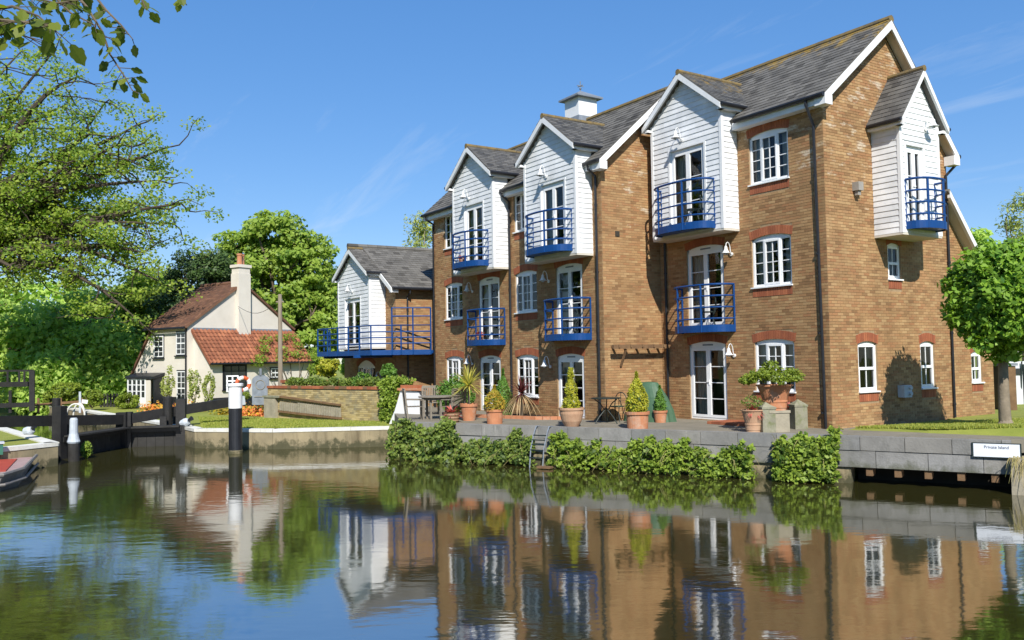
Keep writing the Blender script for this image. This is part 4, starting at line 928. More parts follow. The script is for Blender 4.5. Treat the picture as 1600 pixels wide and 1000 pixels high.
# porch
PC = lambda a, l, z: CP(a*.5, l-.75, z)
pm = MB(); pm.hexa([PC(-1.3, 2.7, 1.12), PC(-1.3, 5.3, 1.12), PC(0, 5.3, 1.3), PC(0, 2.7, 1.3), PC(-1.3, 2.7, 1.25), PC(-1.3, 5.3, 1.25), PC(0, 5.3, 1.43), PC(0, 2.7, 1.43)]); po = pm.build('porch', mBlack, ct)
pw = MB()
for l in (5.15, 4.75, 4.35, 3.95, 3.55): pw.hexa([PC(-1.2, l-.05, ZC), PC(-1.2, l+.05, ZC), PC(-1.1, l+.05, ZC), PC(-1.1, l-.05, ZC), PC(-1.2, l-.05, 1.12), PC(-1.2, l+.05, 1.12), PC(-1.1, l+.05, 1.12), PC(-1.1, l-.05, 1.12)])
pw.hexa([PC(-1.19, 3.55, ZC), PC(-1.19, 5.15, ZC), PC(-1.13, 5.15, ZC), PC(-1.13, 3.55, ZC), PC(-1.19, 3.55, .15), PC(-1.19, 5.15, .15), PC(-1.13, 5.15, .15), PC(-1.13, 3.55, .15)])
for z in (.45, .78, 1.05): pw.hexa([PC(-1.18, 3.55, z), PC(-1.18, 5.15, z), PC(-1.13, 5.15, z), PC(-1.13, 3.55, z), PC(-1.18, 3.55, z+.04), PC(-1.18, 5.15, z+.04), PC(-1.13, 5.15, z+.04), PC(-1.13, 3.55, z+.04)])
pw.build('porch_glazing_frame', mUpvc, po)
MB().poly([PC(-1.15, 3.55, .15), PC(-1.15, 5.15, .15), PC(-1.15, 5.15, 1.1), PC(-1.15, 3.55, 1.1)]).build('pane', mRoomGlass, po)
MB().hexa([PC(-1.15, 2.75, ZC), PC(-1.15, 2.85, ZC), PC(-.02, 2.85, ZC), PC(-.02, 2.75, ZC), PC(-1.15, 2.75, 1.12), PC(-1.15, 2.85, 1.12), PC(-.02, 2.85, 1.3), PC(-.02, 2.75, 1.3)]).build('porch_side', mBlack, po)
MB().extr([PC(-.01, 3.0, ZC), PC(-.01, 3.5, ZC), PC(-.01, 3.5, 1.1), PC(-.01, 3.0, 1.1)], -E1*.04).build('door', mRoom, po)
MB().extr([PC(-1.1, 3.1, ZC), PC(-1.1, 3.5, ZC), PC(-1.1, 3.5, 1.05), PC(-1.1, 3.1, 1.05)], -E1*.04).build('porch_panel', mRender, po)

# telegraph pole and wire
pb = gnd(438, 40, ZL); tp = thing('utility_pole', 'plain wooden pole rising in front of the red tiled lean-to', 'pole', pb)
MB().tube([pb, pb+Z3*5.45], [.12, .09], 10).build('shaft', mPole, tp); MB().beam(pb+Z3*5.1-RH*.18, pb+Z3*5.1+RH*.18, .06, .06).build('crossarm', mPole, tp)
w0 = pb+Z3*5.2; w1 = CP(GL/2-.5, -.3, 4.9); MB().tube([w0+(w1-w0)*t-Z3*.5*math.sin(PI*t) for t in np.linspace(0, 1, 9)], .012, 4).build('wire', mBlack, tp)

# yellow brick garden wall with baluster panel
A_, B_ = np.array([-22.35, -7.2, 0]), np.array([-15.42, -4.75, 0]); gd = (B_-A_)/np.linalg.norm(B_-A_); gn = np.array([gd[1], -gd[0], 0]); GLn = np.linalg.norm(B_-A_)
gwl = thing('garden_wall', 'yellow brick garden wall with timber baluster panel on the lock lawn', 'wall', (-19, -6, ZL))
wall(gwl, 'wall', A_, gd, gn, GLn, ZL-.1, .80, bm=mYBrick, mm=mYMortar, thick=.3)
k = 0; 
while k < GLn-.05:
    MB().obox(A_, gd, Z3, gn, (k+.004, .80, -.34), (min(GLn, k+.225)-.006, .90, .05)).build('coping_brick', mRedBrick if random.random() < .75 else mTimber, gwl); k += .225
MB().obox(A_, gd, Z3, gn, (-.05, ZL-.1, .0), (.7, .42, .16)).build('pier', mStone, gwl); MB().obox(A_, gd, Z3, gn, (-.1, .42, -.02), (.95, .5, .2)).build('pier_cap', mStoneGrn, gwl)
pp = lambda s, z, k: A_+gd*s+Z3*z+gn*k
MB().hexa([pp(.95, .42, .01), pp(4.6, .16, .01), pp(4.6, .16, .13), pp(.95, .42, .13), pp(.95, .5, .01), pp(4.6, .22, .01), pp(4.6, .22, .13), pp(.95, .5, .13)]).build('rail', mTimber, gwl)
MB().hexa([pp(.85, -.18, .01), pp(4.65, -.36, .01), pp(4.65, -.36, .14), pp(.85, -.18, .14), pp(.85, -.10, .01), pp(4.65, -.28, .01), pp(4.65, -.28, .14), pp(.85, -.10, .14)]).build('rail', mTimber, gwl)
for i in range(26):
    s = .93+i*.145; zt, zb = .30-.06*(s-.93)-(.05 if s < 2 else 0), -.10-.048*(s-.93)
    MB().obox(A_, gd, Z3, gn, (s, zb, .05), (s+.085, zt, .11)).build('baluster', mStone, gwl)
# second, lower wall behind it
g2 = thing('coped_wall', 'low red coped wall behind the planted garden wall', 'wall', (-19.5, -3.9, 0))
g2o = A_+np.array([-1.2, 1.0, 0]); MB().obox(g2o, gd, Z3, gn, (0, -.3, -.3), (6.0, .98, 0)).build('wall_face', mYBrick, g2); MB().obox(g2o, gd, Z3, gn, (-.05, .98, -.34), (6.05, 1.1, .05)).build('coping', mRedBrick, g2)
# white pier at the terrace corner, with tiled cap
wp = np.array([-14.2, -5.05, 0]); pr_ = thing('white_pier', 'white painted pier with red tile cap beside the teak table', 'pier', wp)
mb = MB(); u_ = gd; poly = [(-.1, -.42), (.75, -.1), (.7, .5), (.66, .95), (.05, .98), (-.02, .4)]
mb.extr([wp+u_*s+Z3*z for s, z in ((-.5, -.4), (1.0, -.1), (1.0, .78), (.1, .82), (-.05, .45), (-.2, .1))], -gn*.35); mb.build('wall_end', mWhite, pr_)
MB().obox(wp, u_, Z3, gn, (.0, .82, -.42), (1.15, .9, .07)).build('tile_cap', mTerra, pr_); MB().obox(wp, u_, Z3, gn, (.1, .9, -.3), (.9, 1.0, .0)).build('tile_cap', mRedBrick, pr_)

# ------------------------------------------------------------------ lock gates, posts, boat
GLf, GM, GR = np.array([-17.0, -15.45]), np.array([-19.7, -13.15]), np.array([-19.0, -11.35])
def lock_gate(label, h, m, beam_end, zb0, zb1, postdir):
    g = thing('lock_gate', label, 'lock gate', (*h, ZW)); d = (m-h)/np.linalg.norm(m-h); Lg = np.linalg.norm(m-h); n_ = np.array([d[1], -d[0], 0]); d3 = np.array([*d, 0]); h3 = np.array([*h, 0])
    if np.dot(n_, CAM-h3) < 0: n_ = -n_
    k = 0
    while k < Lg-.05:
        MB().obox(h3, d3, Z3, n_, (k+.004, -1.7, -.1), (min(Lg, k+.3)-.004, -.42+random.uniform(-.01, .01), 0)).build('plank', mGateOld, g); k += .3
    MB().obox(h3, d3, Z3, n_, (0, -.52, 0), (Lg, -.36, .14)).build('rail', mGate, g); MB().obox(h3, d3, Z3, n_, (.05, -.36, -.12), (Lg-.05, -.31, .42)).build('footboard', mGateOld, g)
    MB().obox(h3, d3, Z3, n_, (Lg-.24, -1.7, -.2), (Lg-.02, .2, .18)).build('mitre_post', mGate, g)
    MB().obox(h3, d3, Z3, n_, (-.12, -1.7, -.2), (.2, .62, .1)).build('heel_post', mGate, g)
    MB().obox(h3, d3, Z3, n_, (.55, -1.7, -.2), (.78, .0, -.1)).build('stile', mGate, g)
    MB().beam((*m, zb0), (*beam_end, zb1), .3, .34).build('balance_beam', mGate, g)
    e = np.array([*beam_end, zb1]); dd = np.array([*beam_end, zb1])-np.array([*m, zb0]); dd /= np.linalg.norm(dd)
    MB().beam(e, e+dd*.28, .305, .345).build('beam_end', mPaintGrey, g)
    return g
lock_gate('black timber lock gate whose beam rises towards the cottage', GR, GM, (-20.3, -9.05), -.06, .40, 1)
lock_gate('black timber lock gate whose beam runs out of view over the left bank', GLf, GM, (-15.6, -18.4), -.06, .34, 1)
def post(label, p, z0, z1, r, m, name='mooring_post', cat='post', cap=None):
    t = thing(name, label, cat, (*p, z0)); MB().tube([(*p, z0), (*p, z1-.03), (*p, z1)], [r, r, r*.85], 16).build('shaft', m, t, smooth=False)
    return t
b1 = dep(368, 708, 28.2)[:2]; t = thing('mooring_post', 'tall round mooring post painted white over black in the water', 'post', (*b1, ZW))
MB().lathe((*b1, ZW-.5), [(.235, 0), (.235, .58), (.225, .6)], 20).build('stone_foot', mCanalWall, t)
MB().lathe((*b1, ZW+.1), [(.215, 0), (.215, 1.36)], 20).build('black_shaft', mBlack, t); MB().lathe((*b1, ZW+.1+1.36), [(.218, 0), (.218, .68), (.255, .72), (.255, .80), (.23, .81)], 20).build('white_top', mWhite, t)
b2 = dep(115, 715, 26.6)[:2]; t = thing('mooring_post', 'grey topped mooring post standing in front of the lock gates', 'post', (*b2, ZW))
MB().lathe((*b2, ZW-.5), [(.16, 0), (.16, 1.05)], 14).build('black_shaft', mGateOld, t); MB().lathe((*b2, ZW+.55), [(.165, 0), (.19, .05), (.165, .12), (.125, .3), (.115, .72), (.09, .78)], 14).build('grey_top', mPaintGrey, t)
pg = dep(88, 640, 29.3)[:2]; post('black square-topped post beside the left balance beam', pg, ZL, .80, .13, mGate, 'gate_post')
pg = dep(262, 640, 31.6)[:2]; post('black post with rounded head crossed by the rising balance beam', pg, ZL, .70, .17, mGate, 'gate_post')
pg = dep(275, 650, 32.6)[:2]; post('short black stub post just behind the rounded one', pg, ZL, .25, .13, mGate, 'gate_post')
def bollard(label, p, z, tilt):
    t = thing('bollard', label, 'bollard', (*p, z)); d = np.array([*tilt, 0]); p3 = np.array([*p, z])
    MB().tube([p3+Z3*.12, p3+Z3*.15+d*.45, p3+Z3*.18+d*.62], [.13, .16, .1], 12).build('grey_body', mPaintGrey, t); MB().tube([p3+Z3*.2+d*.58, p3+Z3*.3+d*.8], [.05, .09], 8).build('rope_head', mBlack, t)
bollard('grey mooring bollard lying on the coping beside the open gate', dep(278, 668, 31.2)[:2], ZL+.05, (.5, .5))
bollard('grey concrete bollard on the left bank coping', dep(40, 674, 28.5)[:2], ZL+.05, (.35, .3))
hp = thing('hoop', 'pale bent hoop handle standing behind the left balance beam', 'hoop', dep(118, 656, 30)); hc = dep(118, 650, 30)
MB().tube([hc+RH*.32*math.cos(a)+Z3*.42*math.sin(a) for a in np.linspace(0, PI, 12)], .03, 6).build('tube', mCoping, hp); MB().tube([hc+FH*.25+RH*.2*math.cos(a)+Z3*.42*math.sin(a) for a in np.linspace(0, PI, 12)], .03, 6).build('tube', mCoping, hp)
# footbridge and dark upper gate in the distance on the left
fb = dep(20, 625, 40); fbr = thing('footbridge', 'black iron footbridge and sluice frame at the far end of the lock', 'bridge', (fb[0], fb[1], ZL))
def FP(u, v, k=40): return dep(u, v, k)
MB().beam(FP(-60, 602), FP(48, 600), .5, .22).build('deck', mGate, fbr); MB().beam(FP(-60, 580), FP(52, 579), .07, .09).build('handrail', mGate, fbr)
for u in (50, 38, 30, 12, -10, -30): MB().beam(FP(u, 579), FP(u, 600 if u != 50 else 642), .08 if u != 50 else .22, .08 if u != 50 else .22).build('post', mGate, fbr)
MB().beam(FP(-60, 636), FP(48, 632), .3, .2).build('beam', mGate, fbr)
for u in (16, -8): MB().beam(FP(u, 610), FP(u, 645), .12, .12).build('post', mGate, fbr)
fl_ = thing('rail_fence', 'low black timber rail fence in front of the shrubs', 'fence', (*dep(100, 640, 42)[:2], ZL))
MB().beam(dep(52, 633, 42), dep(132, 627, 42), .06, .12).build('rail', mTimber, fl_)
for u in (60, 95, 128): MB().beam(dep(u, 622, 42), dep(u, 645, 42), .1, .1).build('post', mTimber, fl_)
ns = thing('notice_post', 'white notice on a pale post near the low fence', 'sign', (*dep(125, 645, 40)[:2], ZL)); MB().beam(dep(125, 612, 40), dep(125, 645, 40), .09, .09).build('post', mPaintGrey, ns); MB().beam(dep(128, 627, 39.9), dep(137, 628, 39.9), .03, .17).build('board', mUpvc, ns)
pp_ = thing('picket_fence', 'dark palings behind the round shrubs left of the cottage', 'fence', (*dep(168, 630, 47)[:2], ZL))
for u in range(158, 184, 5): MB().beam(dep(u, 615, 47), dep(u, 640, 47), .1, .06).build('paling', mGateOld, pp_)
MB().beam(dep(155, 620, 47.1), dep(186, 620, 47.1), .05, .08).build('rail', mGateOld, pp_); MB().beam(dep(155, 633, 47.1), dep(186, 633, 47.1), .05, .08).build('rail', mGateOld, pp_)
# lifebuoy on a white stand
lbp = dep(358, 600, 33.5); ls = thing('lifebuoy_stand', 'white gridded stand holding an orange and white lifebuoy', 'lifebuoy', (lbp[0], lbp[1], ZL))
c0 = dep(366, 600, 33.5)
for du in (-.28, -.07, .14): MB().beam(c0+RH*du-Z3*.3, c0+RH*du+Z3*.33, .05, .05).build('upright', mUpvc, ls)
for dz in (-.28, -.05, .12, .31): MB().beam(c0-RH*.30+Z3*dz, c0+RH*.16+Z3*dz, .05, .05, ).build('crossbar', mUpvc, ls)
MB().beam(np.array([c0[0], c0[1], ZL]), c0-Z3*.3, .1, .1).build('stand_post', mUpvc, ls)
lc = c0+RH*.36-FH*.05
for i in range(8):
    a0, a1 = i*PI/4, (i+1)*PI/4
    MB().tube([lc+(hdir(60)*math.cos(a)+Z3*math.sin(a))*.24 for a in np.linspace(a0, a1, 6)], .075, 8).build('ring_segment', mOrange if i % 2 else mUpvc, ls)
# grey arched plaque board
pq = dep(407, 605, 36.9); ps = thing('notice_board', 'grey arched notice board standing before the cottage lean-to', 'sign', (pq[0], pq[1], ZL))
arch = [(-.36, -.75), (.36, -.75), (.36, .3)]+[(.36*math.cos(a), .3+.22*math.sin(a)) for a in np.linspace(.3, PI-.3, 7)]+[(-.36, .3)]
MB().extr([pq+RH*s+Z3*z for s, z in arch], FH*.06).build('board', mLead, ps); MB().beam(pq+Z3*.5, pq+Z3*.8, .08, .08).build('finial', mLead, ps)
MB().tube([pq+RH*.2*math.cos(a)-FH*.02+Z3*(.1+.2*math.sin(a)) for a in np.linspace(0, 2*PI, 16)], .012, 4).build('round_crest', mStone, ps); MB().beam(pq-FH*.03+RH*-.26-Z3*.4, pq-FH*.03+RH*.26-Z3*.4, .01, .02).build('line', mStone, ps)
# boat bow at the left edge
bt = thing('narrowboat', 'moored steel boat bow with red foredeck and grey gunwale', 'boat', (-11.5, -18.6, ZW))
tip = np.array([-14.55, -16.72, 0]); tip = dep(57, 712, 24.6); ZD = tip[2]
dn = dep(17, 775, 19.8); dn[2] = ZD
sd = dn-tip; sd[2] = 0; sl_ = np.linalg.norm(sd); sd /= sl_; sn = np.array([sd[1], -sd[0], 0])
if np.dot(sn, RH) > 0: sn = -sn
BP = lambda s, w, z: tip+sd*s+sn*w+Z3*z
hull = MB(); zb_ = ZW-.12-ZD
out_ = [(0, 0), (3.4, -.05), (4.6, .25), (4.75, .7), (4.75, 4.2), (-.2, 4.2)]
out_lo = [(.35, .25), (3.5, .1), (4.5, .42), (4.6, .85), (4.6, 4.2), (.15, 4.2)]
for i in range(5): (a, b), (c, d), (e, f_), (g_, h_) = out_[i], out_[i+1], out_lo[i+1], out_lo[i]; hull.quad(BP(a, b, 0), BP(c, d, 0), BP(e, f_, zb_), BP(g_, h_, zb_))
hull.build('hull', mHull, bt)
dk = MB(); dk.poly([BP(a, b, -.03) for a, b in out_]); dk.build('deck', mDeckPink, bt)
MB().extr([BP(a, b, -.025) for a, b in ((.5, .42), (3.5, .32), (3.5, 3.9), (.5, 3.9))], Z3*.02).build('deck_panel', mDeckRed, bt)
gwp = MB(); gwp.tube([BP(a, b, .01) for a, b in out_], .045, 6); gwp.build('gunwale', mHull, bt)
MB().tube([BP(a, b-.04, -.22) for a, b in out_[:4]], .035, 6).build('rubbing_strake', mHull, bt)
wc = BP(.35, .95, 0); wn_ = thing('winch', 'small green hand winch on the boat bow', 'winch', wc)
mb = MB(); mb.box(wc+[-.16, -.16, .12], wc+[.16, .16, .42]); mb.build('housing', mGreenPaint, wn_); MB().box(wc+[-.19, -.19, .42], wc+[.19, .19, .47]).build('lid', mPaintGrey, wn_)
mb = MB(); mb.tube([wc+[-.2, -.25, 0], wc+[-.1, -.2, .2], wc+[0, -.18, .28]], .03, 6); mb.tube([wc+[.05, -.25, 0], wc+[0, -.18, .28]], .03, 6); mb.lathe(wc+[-.28, -.25, 0], [(.07, 0), (.07, .06), (.04, .1)], 10); mb.lathe(wc+[.12, -.3, 0], [(.06, 0), (.06, .06), (.03, .1)], 10); mb.build('brass_fitting', mBrass, wn_)

# ------------------------------------------------------------------ vegetation kit
def limb(mb, a, b, r0, r1, sag=.0, wob=.12, n=6, k=7):
    a, b = np.asarray(a, float), np.asarray(b, float); L_ = np.linalg.norm(b-a); pts = []
    w1, w2 = np.random.normal(size=3)*wob*L_*.5, np.random.normal(size=3)*wob*L_*.4
    for i in range(n+1):
        t = i/n; p = a+(b-a)*t+w1*math.sin(PI*t)+w2*math.sin(2*PI*t)*.5; p[2] += sag*L_*math.sin(PI*t); pts.append(p)
    mb.tube(pts, [r0+(r1-r0)*i/n for i in range(n+1)], k, cap=False); return pts
def tree(name, label, base, lobes, nclump, crad, nleaf, lsize, lm, bark, tr=.3, fork=.4, limbs=10, group=None, aspect=.6, shell=.55, droop=0, up=.35, twigs=2, lean=(0, 0), cat='tree', outw=1.0, flat=1.0):
    """lobes: [(centre, radii, share)]; trunk to the fork, limbs into the lobes, leaf clumps on them"""
    base = np.asarray(base, float); T = thing(name, label, cat, base, group)
    tops = np.array([c for c, r, s in lobes]); cc = tops.mean(0); zt = max(c[2]+r[2] for c, r, s in lobes)
    fk = base+np.array([lean[0], lean[1], (zt-base[2])*fork]); mb = MB()
    limb(mb, base-Z3*.2, fk, tr*1.25, tr*.8, wob=.03, k=9)
    cl = []; tot = sum(s for *_, s in lobes)
    for c, r, s in lobes:
        p, d = ball_points(max(1, round(nclump*s/tot)), c, r, shell); cl += [(q, dd) for q, dd in zip(p, d)]
    order = np.random.permutation(len(cl)); mains = []
    for i in order[:limbs]:
        q = cl[i][0]; mains.append(limb(mb, fk-Z3*random.random()*.15*(fk[2]-base[2]), q, tr*.5, tr*.08, sag=.08, wob=.14))
    allp = np.array([p for m_ in mains for p in m_[2:]])
    for i in order[limbs:]:
        q = cl[i][0]; a = allp[np.argmin(np.linalg.norm(allp-q, axis=1)+.6*np.maximum(0, allp[:, 2]-q[2]))]
        limb(mb, a, q, tr*.16, tr*.04, sag=.04, wob=.12, n=4, k=4)
    mb.build('trunk', bark, T, smooth=True)
    Vs, Ts = [], []
    per = max(1, nleaf//len(cl))
    for q, dd in cl:
        rr = crad*random.uniform(.65, 1.3); p, d = ball_points(per, q, (rr, rr, rr*.62*flat), .1)
        if droop: p[:, 2] -= droop*np.random.rand(per)*rr*2.2
        o_ = (d*.6+dd*.5)*outw; base_t = random.uniform(.15, .75)
        V, t = leaves_mesh(p, lsize, o_, aspect, up, np.clip(base_t+np.random.normal(size=per)*.18, 0, 1), droop*1.5); Vs.append(V); Ts.append(t)
    leaf_obj('crown', np.concatenate(Vs), np.concatenate(Ts), lm, T)
    return T
def crown_at(u, v, k, ru, rv, rd=None):
    """lobe centred at a picture direction at depth k, radii given as half width / half height there"""
    s = k/FPX; return dep(u, v, k), (ru*s, (rd or ru)*s, rv*s)
def shrub(name, label, c, r, n, lsize, lm, cat='shrub', group=None, shell=.55, up=.4, aspect=.55, stem=True, clumpy=0):
    c = np.asarray(c, float); T = thing(name, label, cat, (c[0], c[1], c[2]-r[2]), group)
    if clumpy:
        P_, D_ = [], []
        q, dq = ball_points(clumpy, c, np.asarray(r)*.85, .5)
        for a, b in zip(q, dq):
            p, d = ball_points(max(3, n//clumpy), a, np.asarray(r)*.33, .2); P_.append(p); D_.append(d*.5+b*.6)
        p, d = np.concatenate(P_), np.concatenate(D_)
    else: p, d = ball_points(n, c, r, shell)
    V, t = leaves_mesh(p, lsize, d, aspect, up); leaf_obj('foliage', V, t, lm, T)
    if stem:
        mb = MB()
        for _ in range(5): limb(mb, (c[0], c[1], c[2]-r[2]), c+np.random.normal(size=3)*np.asarray(r)*.45, .02+.02*r[0], .008, n=4, k=5)
        mb.build('stem', mBark, T)
    return T

# ---- big sparse tree leaning in from the left edge
def spreading_tree():
    base = gnd(-95, 46, ZL); T = thing('spreading_tree', 'tall spreading tree with yellow-green leaves and bare dark limbs at the left edge', 'tree', base)
    mb = MB(); fk = dep(-75, 395, 46); limb(mb, base-Z3*.3, fk, .75, .5, wob=.02, k=10)
    tips = [(283, 318, 44), (272, 350, 45), (255, 232, 46), (248, 282, 45), (215, 195, 47), (165, 160, 48), (120, 120, 46), (80, 85, 47), (35, 78, 48), (225, 395, 44), (60, 430, 46),
            (170, 330, 46), (120, 250, 44), (60, 200, 45), (15, 150, 47), (-30, 100, 47), (-60, 180, 45), (10, 300, 44), (60, 340, 47), (140, 210, 45), (200, 250, 46), (205, 350, 47), (240, 330, 46), (-20, 250, 48), (250, 440, 44), (150, 430, 46), (40, 420, 44), (90, 390, 47), (190, 400, 45), (215, 500, 44), (185, 225, 44), (100, 165, 48), (150, 290, 48)]
    cl = []; big = []
    for i, (u, v, k) in enumerate(tips):
        t = dep(u, v, k); big.append(limb(mb, fk+(base-fk)*random.random()*.12, t, .26 if i % 3 else .34, .035, sag=.10, wob=.10, n=9, k=6))
    for L_ in big:
        for j in range(3, 10):
            for _ in range(3):
                a = L_[j]; e = a+np.random.normal(size=3)*np.array([1.2, 1.2, .8])+(np.array([.0, 0, -.5]) if random.random() < .4 else np.array([0, 0, .3]))
                limb(mb, a, e, .045, .012, wob=.2, n=4, k=4)
                for s in range(2): cl.append(a+(e-a)*random.uniform(.55, 1.05)+np.random.normal(size=3)*.15)
        cl.append(L_[-1])
    mb.build('trunk', mBarkDark, T)
    Vs, Ts = [], []
    for q in cl:
        per = random.randint(18, 54); p, d = ball_points(per, q, (.7, .7, .4), .0)
        V, t = leaves_mesh(p, .17, d*.4, .7, .5, np.clip(random.uniform(.1, .85)+np.random.normal(size=per)*.15, 0, 1)); Vs.append(V); Ts.append(t)
    leaf_obj('crown', np.concatenate(Vs), np.concatenate(Ts), lMaple, T)
spreading_tree()

LB = lambda *a: [(*crown_at(*q[:5]), q[5]) for q in a]
tree('broad_tree', 'large bright green tree behind the cottage, its round crown tallest there', gnd(425, 62, ZL), LB((425, 430, 62, 78, 85, 3), (480, 440, 61, 42, 75, 2), (375, 420, 62, 42, 60, 2), (470, 530, 60, 55, 60, 2.5), (430, 360, 62, 50, 26, 1), (505, 480, 61, 22, 50, 1), (425, 470, 63, 85, 90, 2.5)), 330, .9, 44000, .32, lChest, mBark, .45, .32, 22, group='trees behind the lock', flat=.8)
tree('dark_tree', 'dense dark evergreen tree rising over the cottage roof', gnd(305, 56, ZL), LB((312, 455, 56, 48, 62, 3), (345, 440, 56, 28, 50, 2), (275, 480, 56, 28, 60, 2), (320, 530, 56, 60, 60, 2)), 150, .8, 26000, .24, lDark, mBark, .35, .3, 12, group='trees behind the lock', aspect=.45)
tree('weeping_tree', 'light green weeping tree behind the footbridge at the left edge', gnd(20, 56, ZL), LB((20, 540, 56, 70, 88, 3), (-40, 520, 57, 60, 80, 2), (60, 590, 54, 50, 50, 1.5)), 120, 1.0, 20000, .36, lWillow, mBark, .35, .4, 12, group='trees behind the lock', droop=.5)
tree('weeping_tree', 'light green weeping tree between the lock gates and the cottage', gnd(130, 55, ZL), LB((130, 535, 55, 62, 95, 3), (175, 560, 53, 45, 65, 2), (100, 590, 52, 50, 45, 2), (200, 600, 52, 35, 40, 1)), 150, 1.0, 26000, .36, lWillow, mBarkPale, .35, .4, 14, group='trees behind the lock', droop=.5)
tree('young_tree', 'olive green tree just left of the cottage roof', gnd(215, 58, ZL), LB((215, 500, 58, 45, 70, 3), (240, 470, 60, 30, 45, 2), (235, 560, 56, 30, 60, 2)), 90, .9, 14000, .32, lMaple, mBark, .28, .4, 10, group='trees behind the lock')
tree('tall_tree', 'tall mixed green trees closing the view at the left edge', gnd(60, 72, ZL), LB((60, 525, 72, 130, 85, 3), (-60, 500, 74, 100, 90, 2), (190, 540, 70, 70, 75, 2)), 120, 1.7, 20000, .5, lWillow, mBark, .4, .4, 10, group='trees behind the lock')
tree('birch_tree', 'pale drooping birch showing above the annex roof', gnd(657, 62, ZL), LB((657, 372, 62, 20, 45, 3), (640, 400, 62, 14, 30, 1)), 34, .6, 2600, .24, lBirch, mBarkPale, .15, .5, 8, droop=.9, aspect=.4)
tree('distant_tree', 'thin grey-green tree at the right edge behind the clipped tree', gnd(1600, 50, -.1), LB((1600, 345, 50, 24, 48, 3), (1618, 420, 50, 30, 60, 2)), 34, .6, 3000, .22, lBirch, mBark, .15, .5, 10, droop=.4, aspect=.4)
tree('distant_tree', 'small tree top peeping over the catslide roof', gnd(1532, 60, -.1), LB((1530, 385, 60, 14, 22, 1), (1540, 430, 60, 40, 60, 2)), 40, .8, 3000, .3, lWillow, mBark, .15, .5, 8)
for lab, x, y, h in (('unseen tree added to darken the window reflections, nearest the boat', -9, -33, 13), ('unseen tree added to darken the window reflections, middle one', -22, -36, 15), ('unseen tree added to darken the window reflections, farthest upstream', -36, -31, 14), ('unseen tree added to darken the window reflections, behind the others', 0, -45, 15)):  # out of view, added so the window glass mirrors something dark
    tree('reflection_tree', lab, (x, y, ZL), [((x, y, h*.62), (h*.42, h*.42, h*.4), 1)], 60, 1.9, 5000, .75, lChest, mBark, .4, .3, 8, group='unseen trees added for the window reflections')
# clipped ball tree on the right lawn
tb = np.array([3.22, 1.9, .15]); sc_ = 20.2/FPX
def clipped_tree():
    T = thing('clipped_tree', 'clipped round-headed tree with dense glossy leaves on the right lawn', 'tree', tb)
    mb = MB(); top = tb+Z3*(140*sc_); limb(mb, tb-Z3*.1, top, .14, .085, wob=.025, k=12); mb.lathe(tb-Z3*.05, [(.24, 0), (.17, .09), (.13, .2)], 12); c, r = crown_at(1573, 464, 19.7, 92, 98, 88)
    p, d = ball_points(60, c, np.asarray(r)*.8, .5)
    for q in p[:26]: limb(mb, top-Z3*random.random()*.25, q, .05, .015, sag=.05, n=5, k=5)
    mb.build('trunk', mBarkPale, T, smooth=True)
    Vs, Ts = [], []
    p, d = ball_points(430, c, np.asarray(r)*.90, .75)
    for q, dd in zip(p, d):
        f_ = 1+.07*math.sin(dd[0]*7+dd[2]*5)+.06*math.sin(dd[1]*11+2)+random.gauss(0, .03); n_ = random.randint(18, 48); pr_r = random.uniform(.14, .28); pp_, d2 = ball_points(n_, c+(q-c)*f_, (pr_r, pr_r, pr_r*.8), 0)
        V, t = leaves_mesh(pp_, .14, dd*.9+d2*.3, .55, .15, np.clip(random.uniform(.15, .75)+np.random.normal(size=n_)*.2, 0, 1)); Vs.append(V); Ts.append(t)
    p, d = ball_points(7000, c, np.asarray(r)*.86, .5); V, t = leaves_mesh(p, .17, d, .55, .2); Vs.append(V); Ts.append(t*.5)  # inner leaves tinted darker: shade inside the crown put into their colour
    leaf_obj('crown', np.concatenate(Vs), np.concatenate(Ts), lBall, T)
clipped_tree()

# ---- shrubs and flower beds round the lock and cottage
def sh_at(u, v, k, ru, rv): c, r = crown_at(u, v, k, ru, rv); return c, r
for lab, u, v, k, ru, rv, n, ls, lm_ in (
    ('clipped round box bush just left of the cottage porch', 200, 627, 45, 19, 13, 3500, .09, lBox),
    ('round yellowish bush beside the dark palings', 143, 622, 44, 17, 15, 3500, .09, lBox),
    ('arching bronze-green shrub behind the low rail fence', 103, 612, 46, 26, 16, 2500, .16, lBox),
    ('green shrub growing next to the notice post', 82, 622, 45, 14, 14, 1500, .14, lBox),
    ('tiny clipped ball bush left of the grey notice board', 384, 618, 40, 7, 7, 700, .07, lBox),
    ('tiny clipped ball bush below the grey notice board', 407, 622, 39, 8, 7, 800, .07, lBox),
    ('golden yellow shrub between the annex and the broad tree', 515, 575, 43, 22, 17, 2600, .14, lGold),
    ('rounded dark bush in front of the annex ground-floor window', 566, 595, 33.8, 16, 14, 2200, .09, lGreen),
    ('leafy bush right of the annex ground-floor window', 607, 585, 33.4, 14, 16, 1800, .09, lGreen),
    ('pale green bush spilling below the balcony corner', 545, 570, 40, 16, 20, 1500, .13, lWillow)):
    c, r = sh_at(u, v, k, ru, rv); shrub('bush', lab, c, r, n, ls, lm_, clumpy=24)
for lab, u, v, k, ru, rv in (('slim upright shrub in front of the cottage wall', 262, 597, 42.6, 11, 27), ('slim upright shrub at the cottage corner below the drainpipe', 304, 602, 41, 11, 29), ('slim forked shrub beside the lean-to window', 326, 605, 40.5, 10, 24)):
    c, r = sh_at(u, v, k, ru, rv); c2 = c.copy(); shrub('upright_shrub', lab, c, r, 800, .11, lBirch, group='slim shrubs along the cottage wall', clumpy=16)
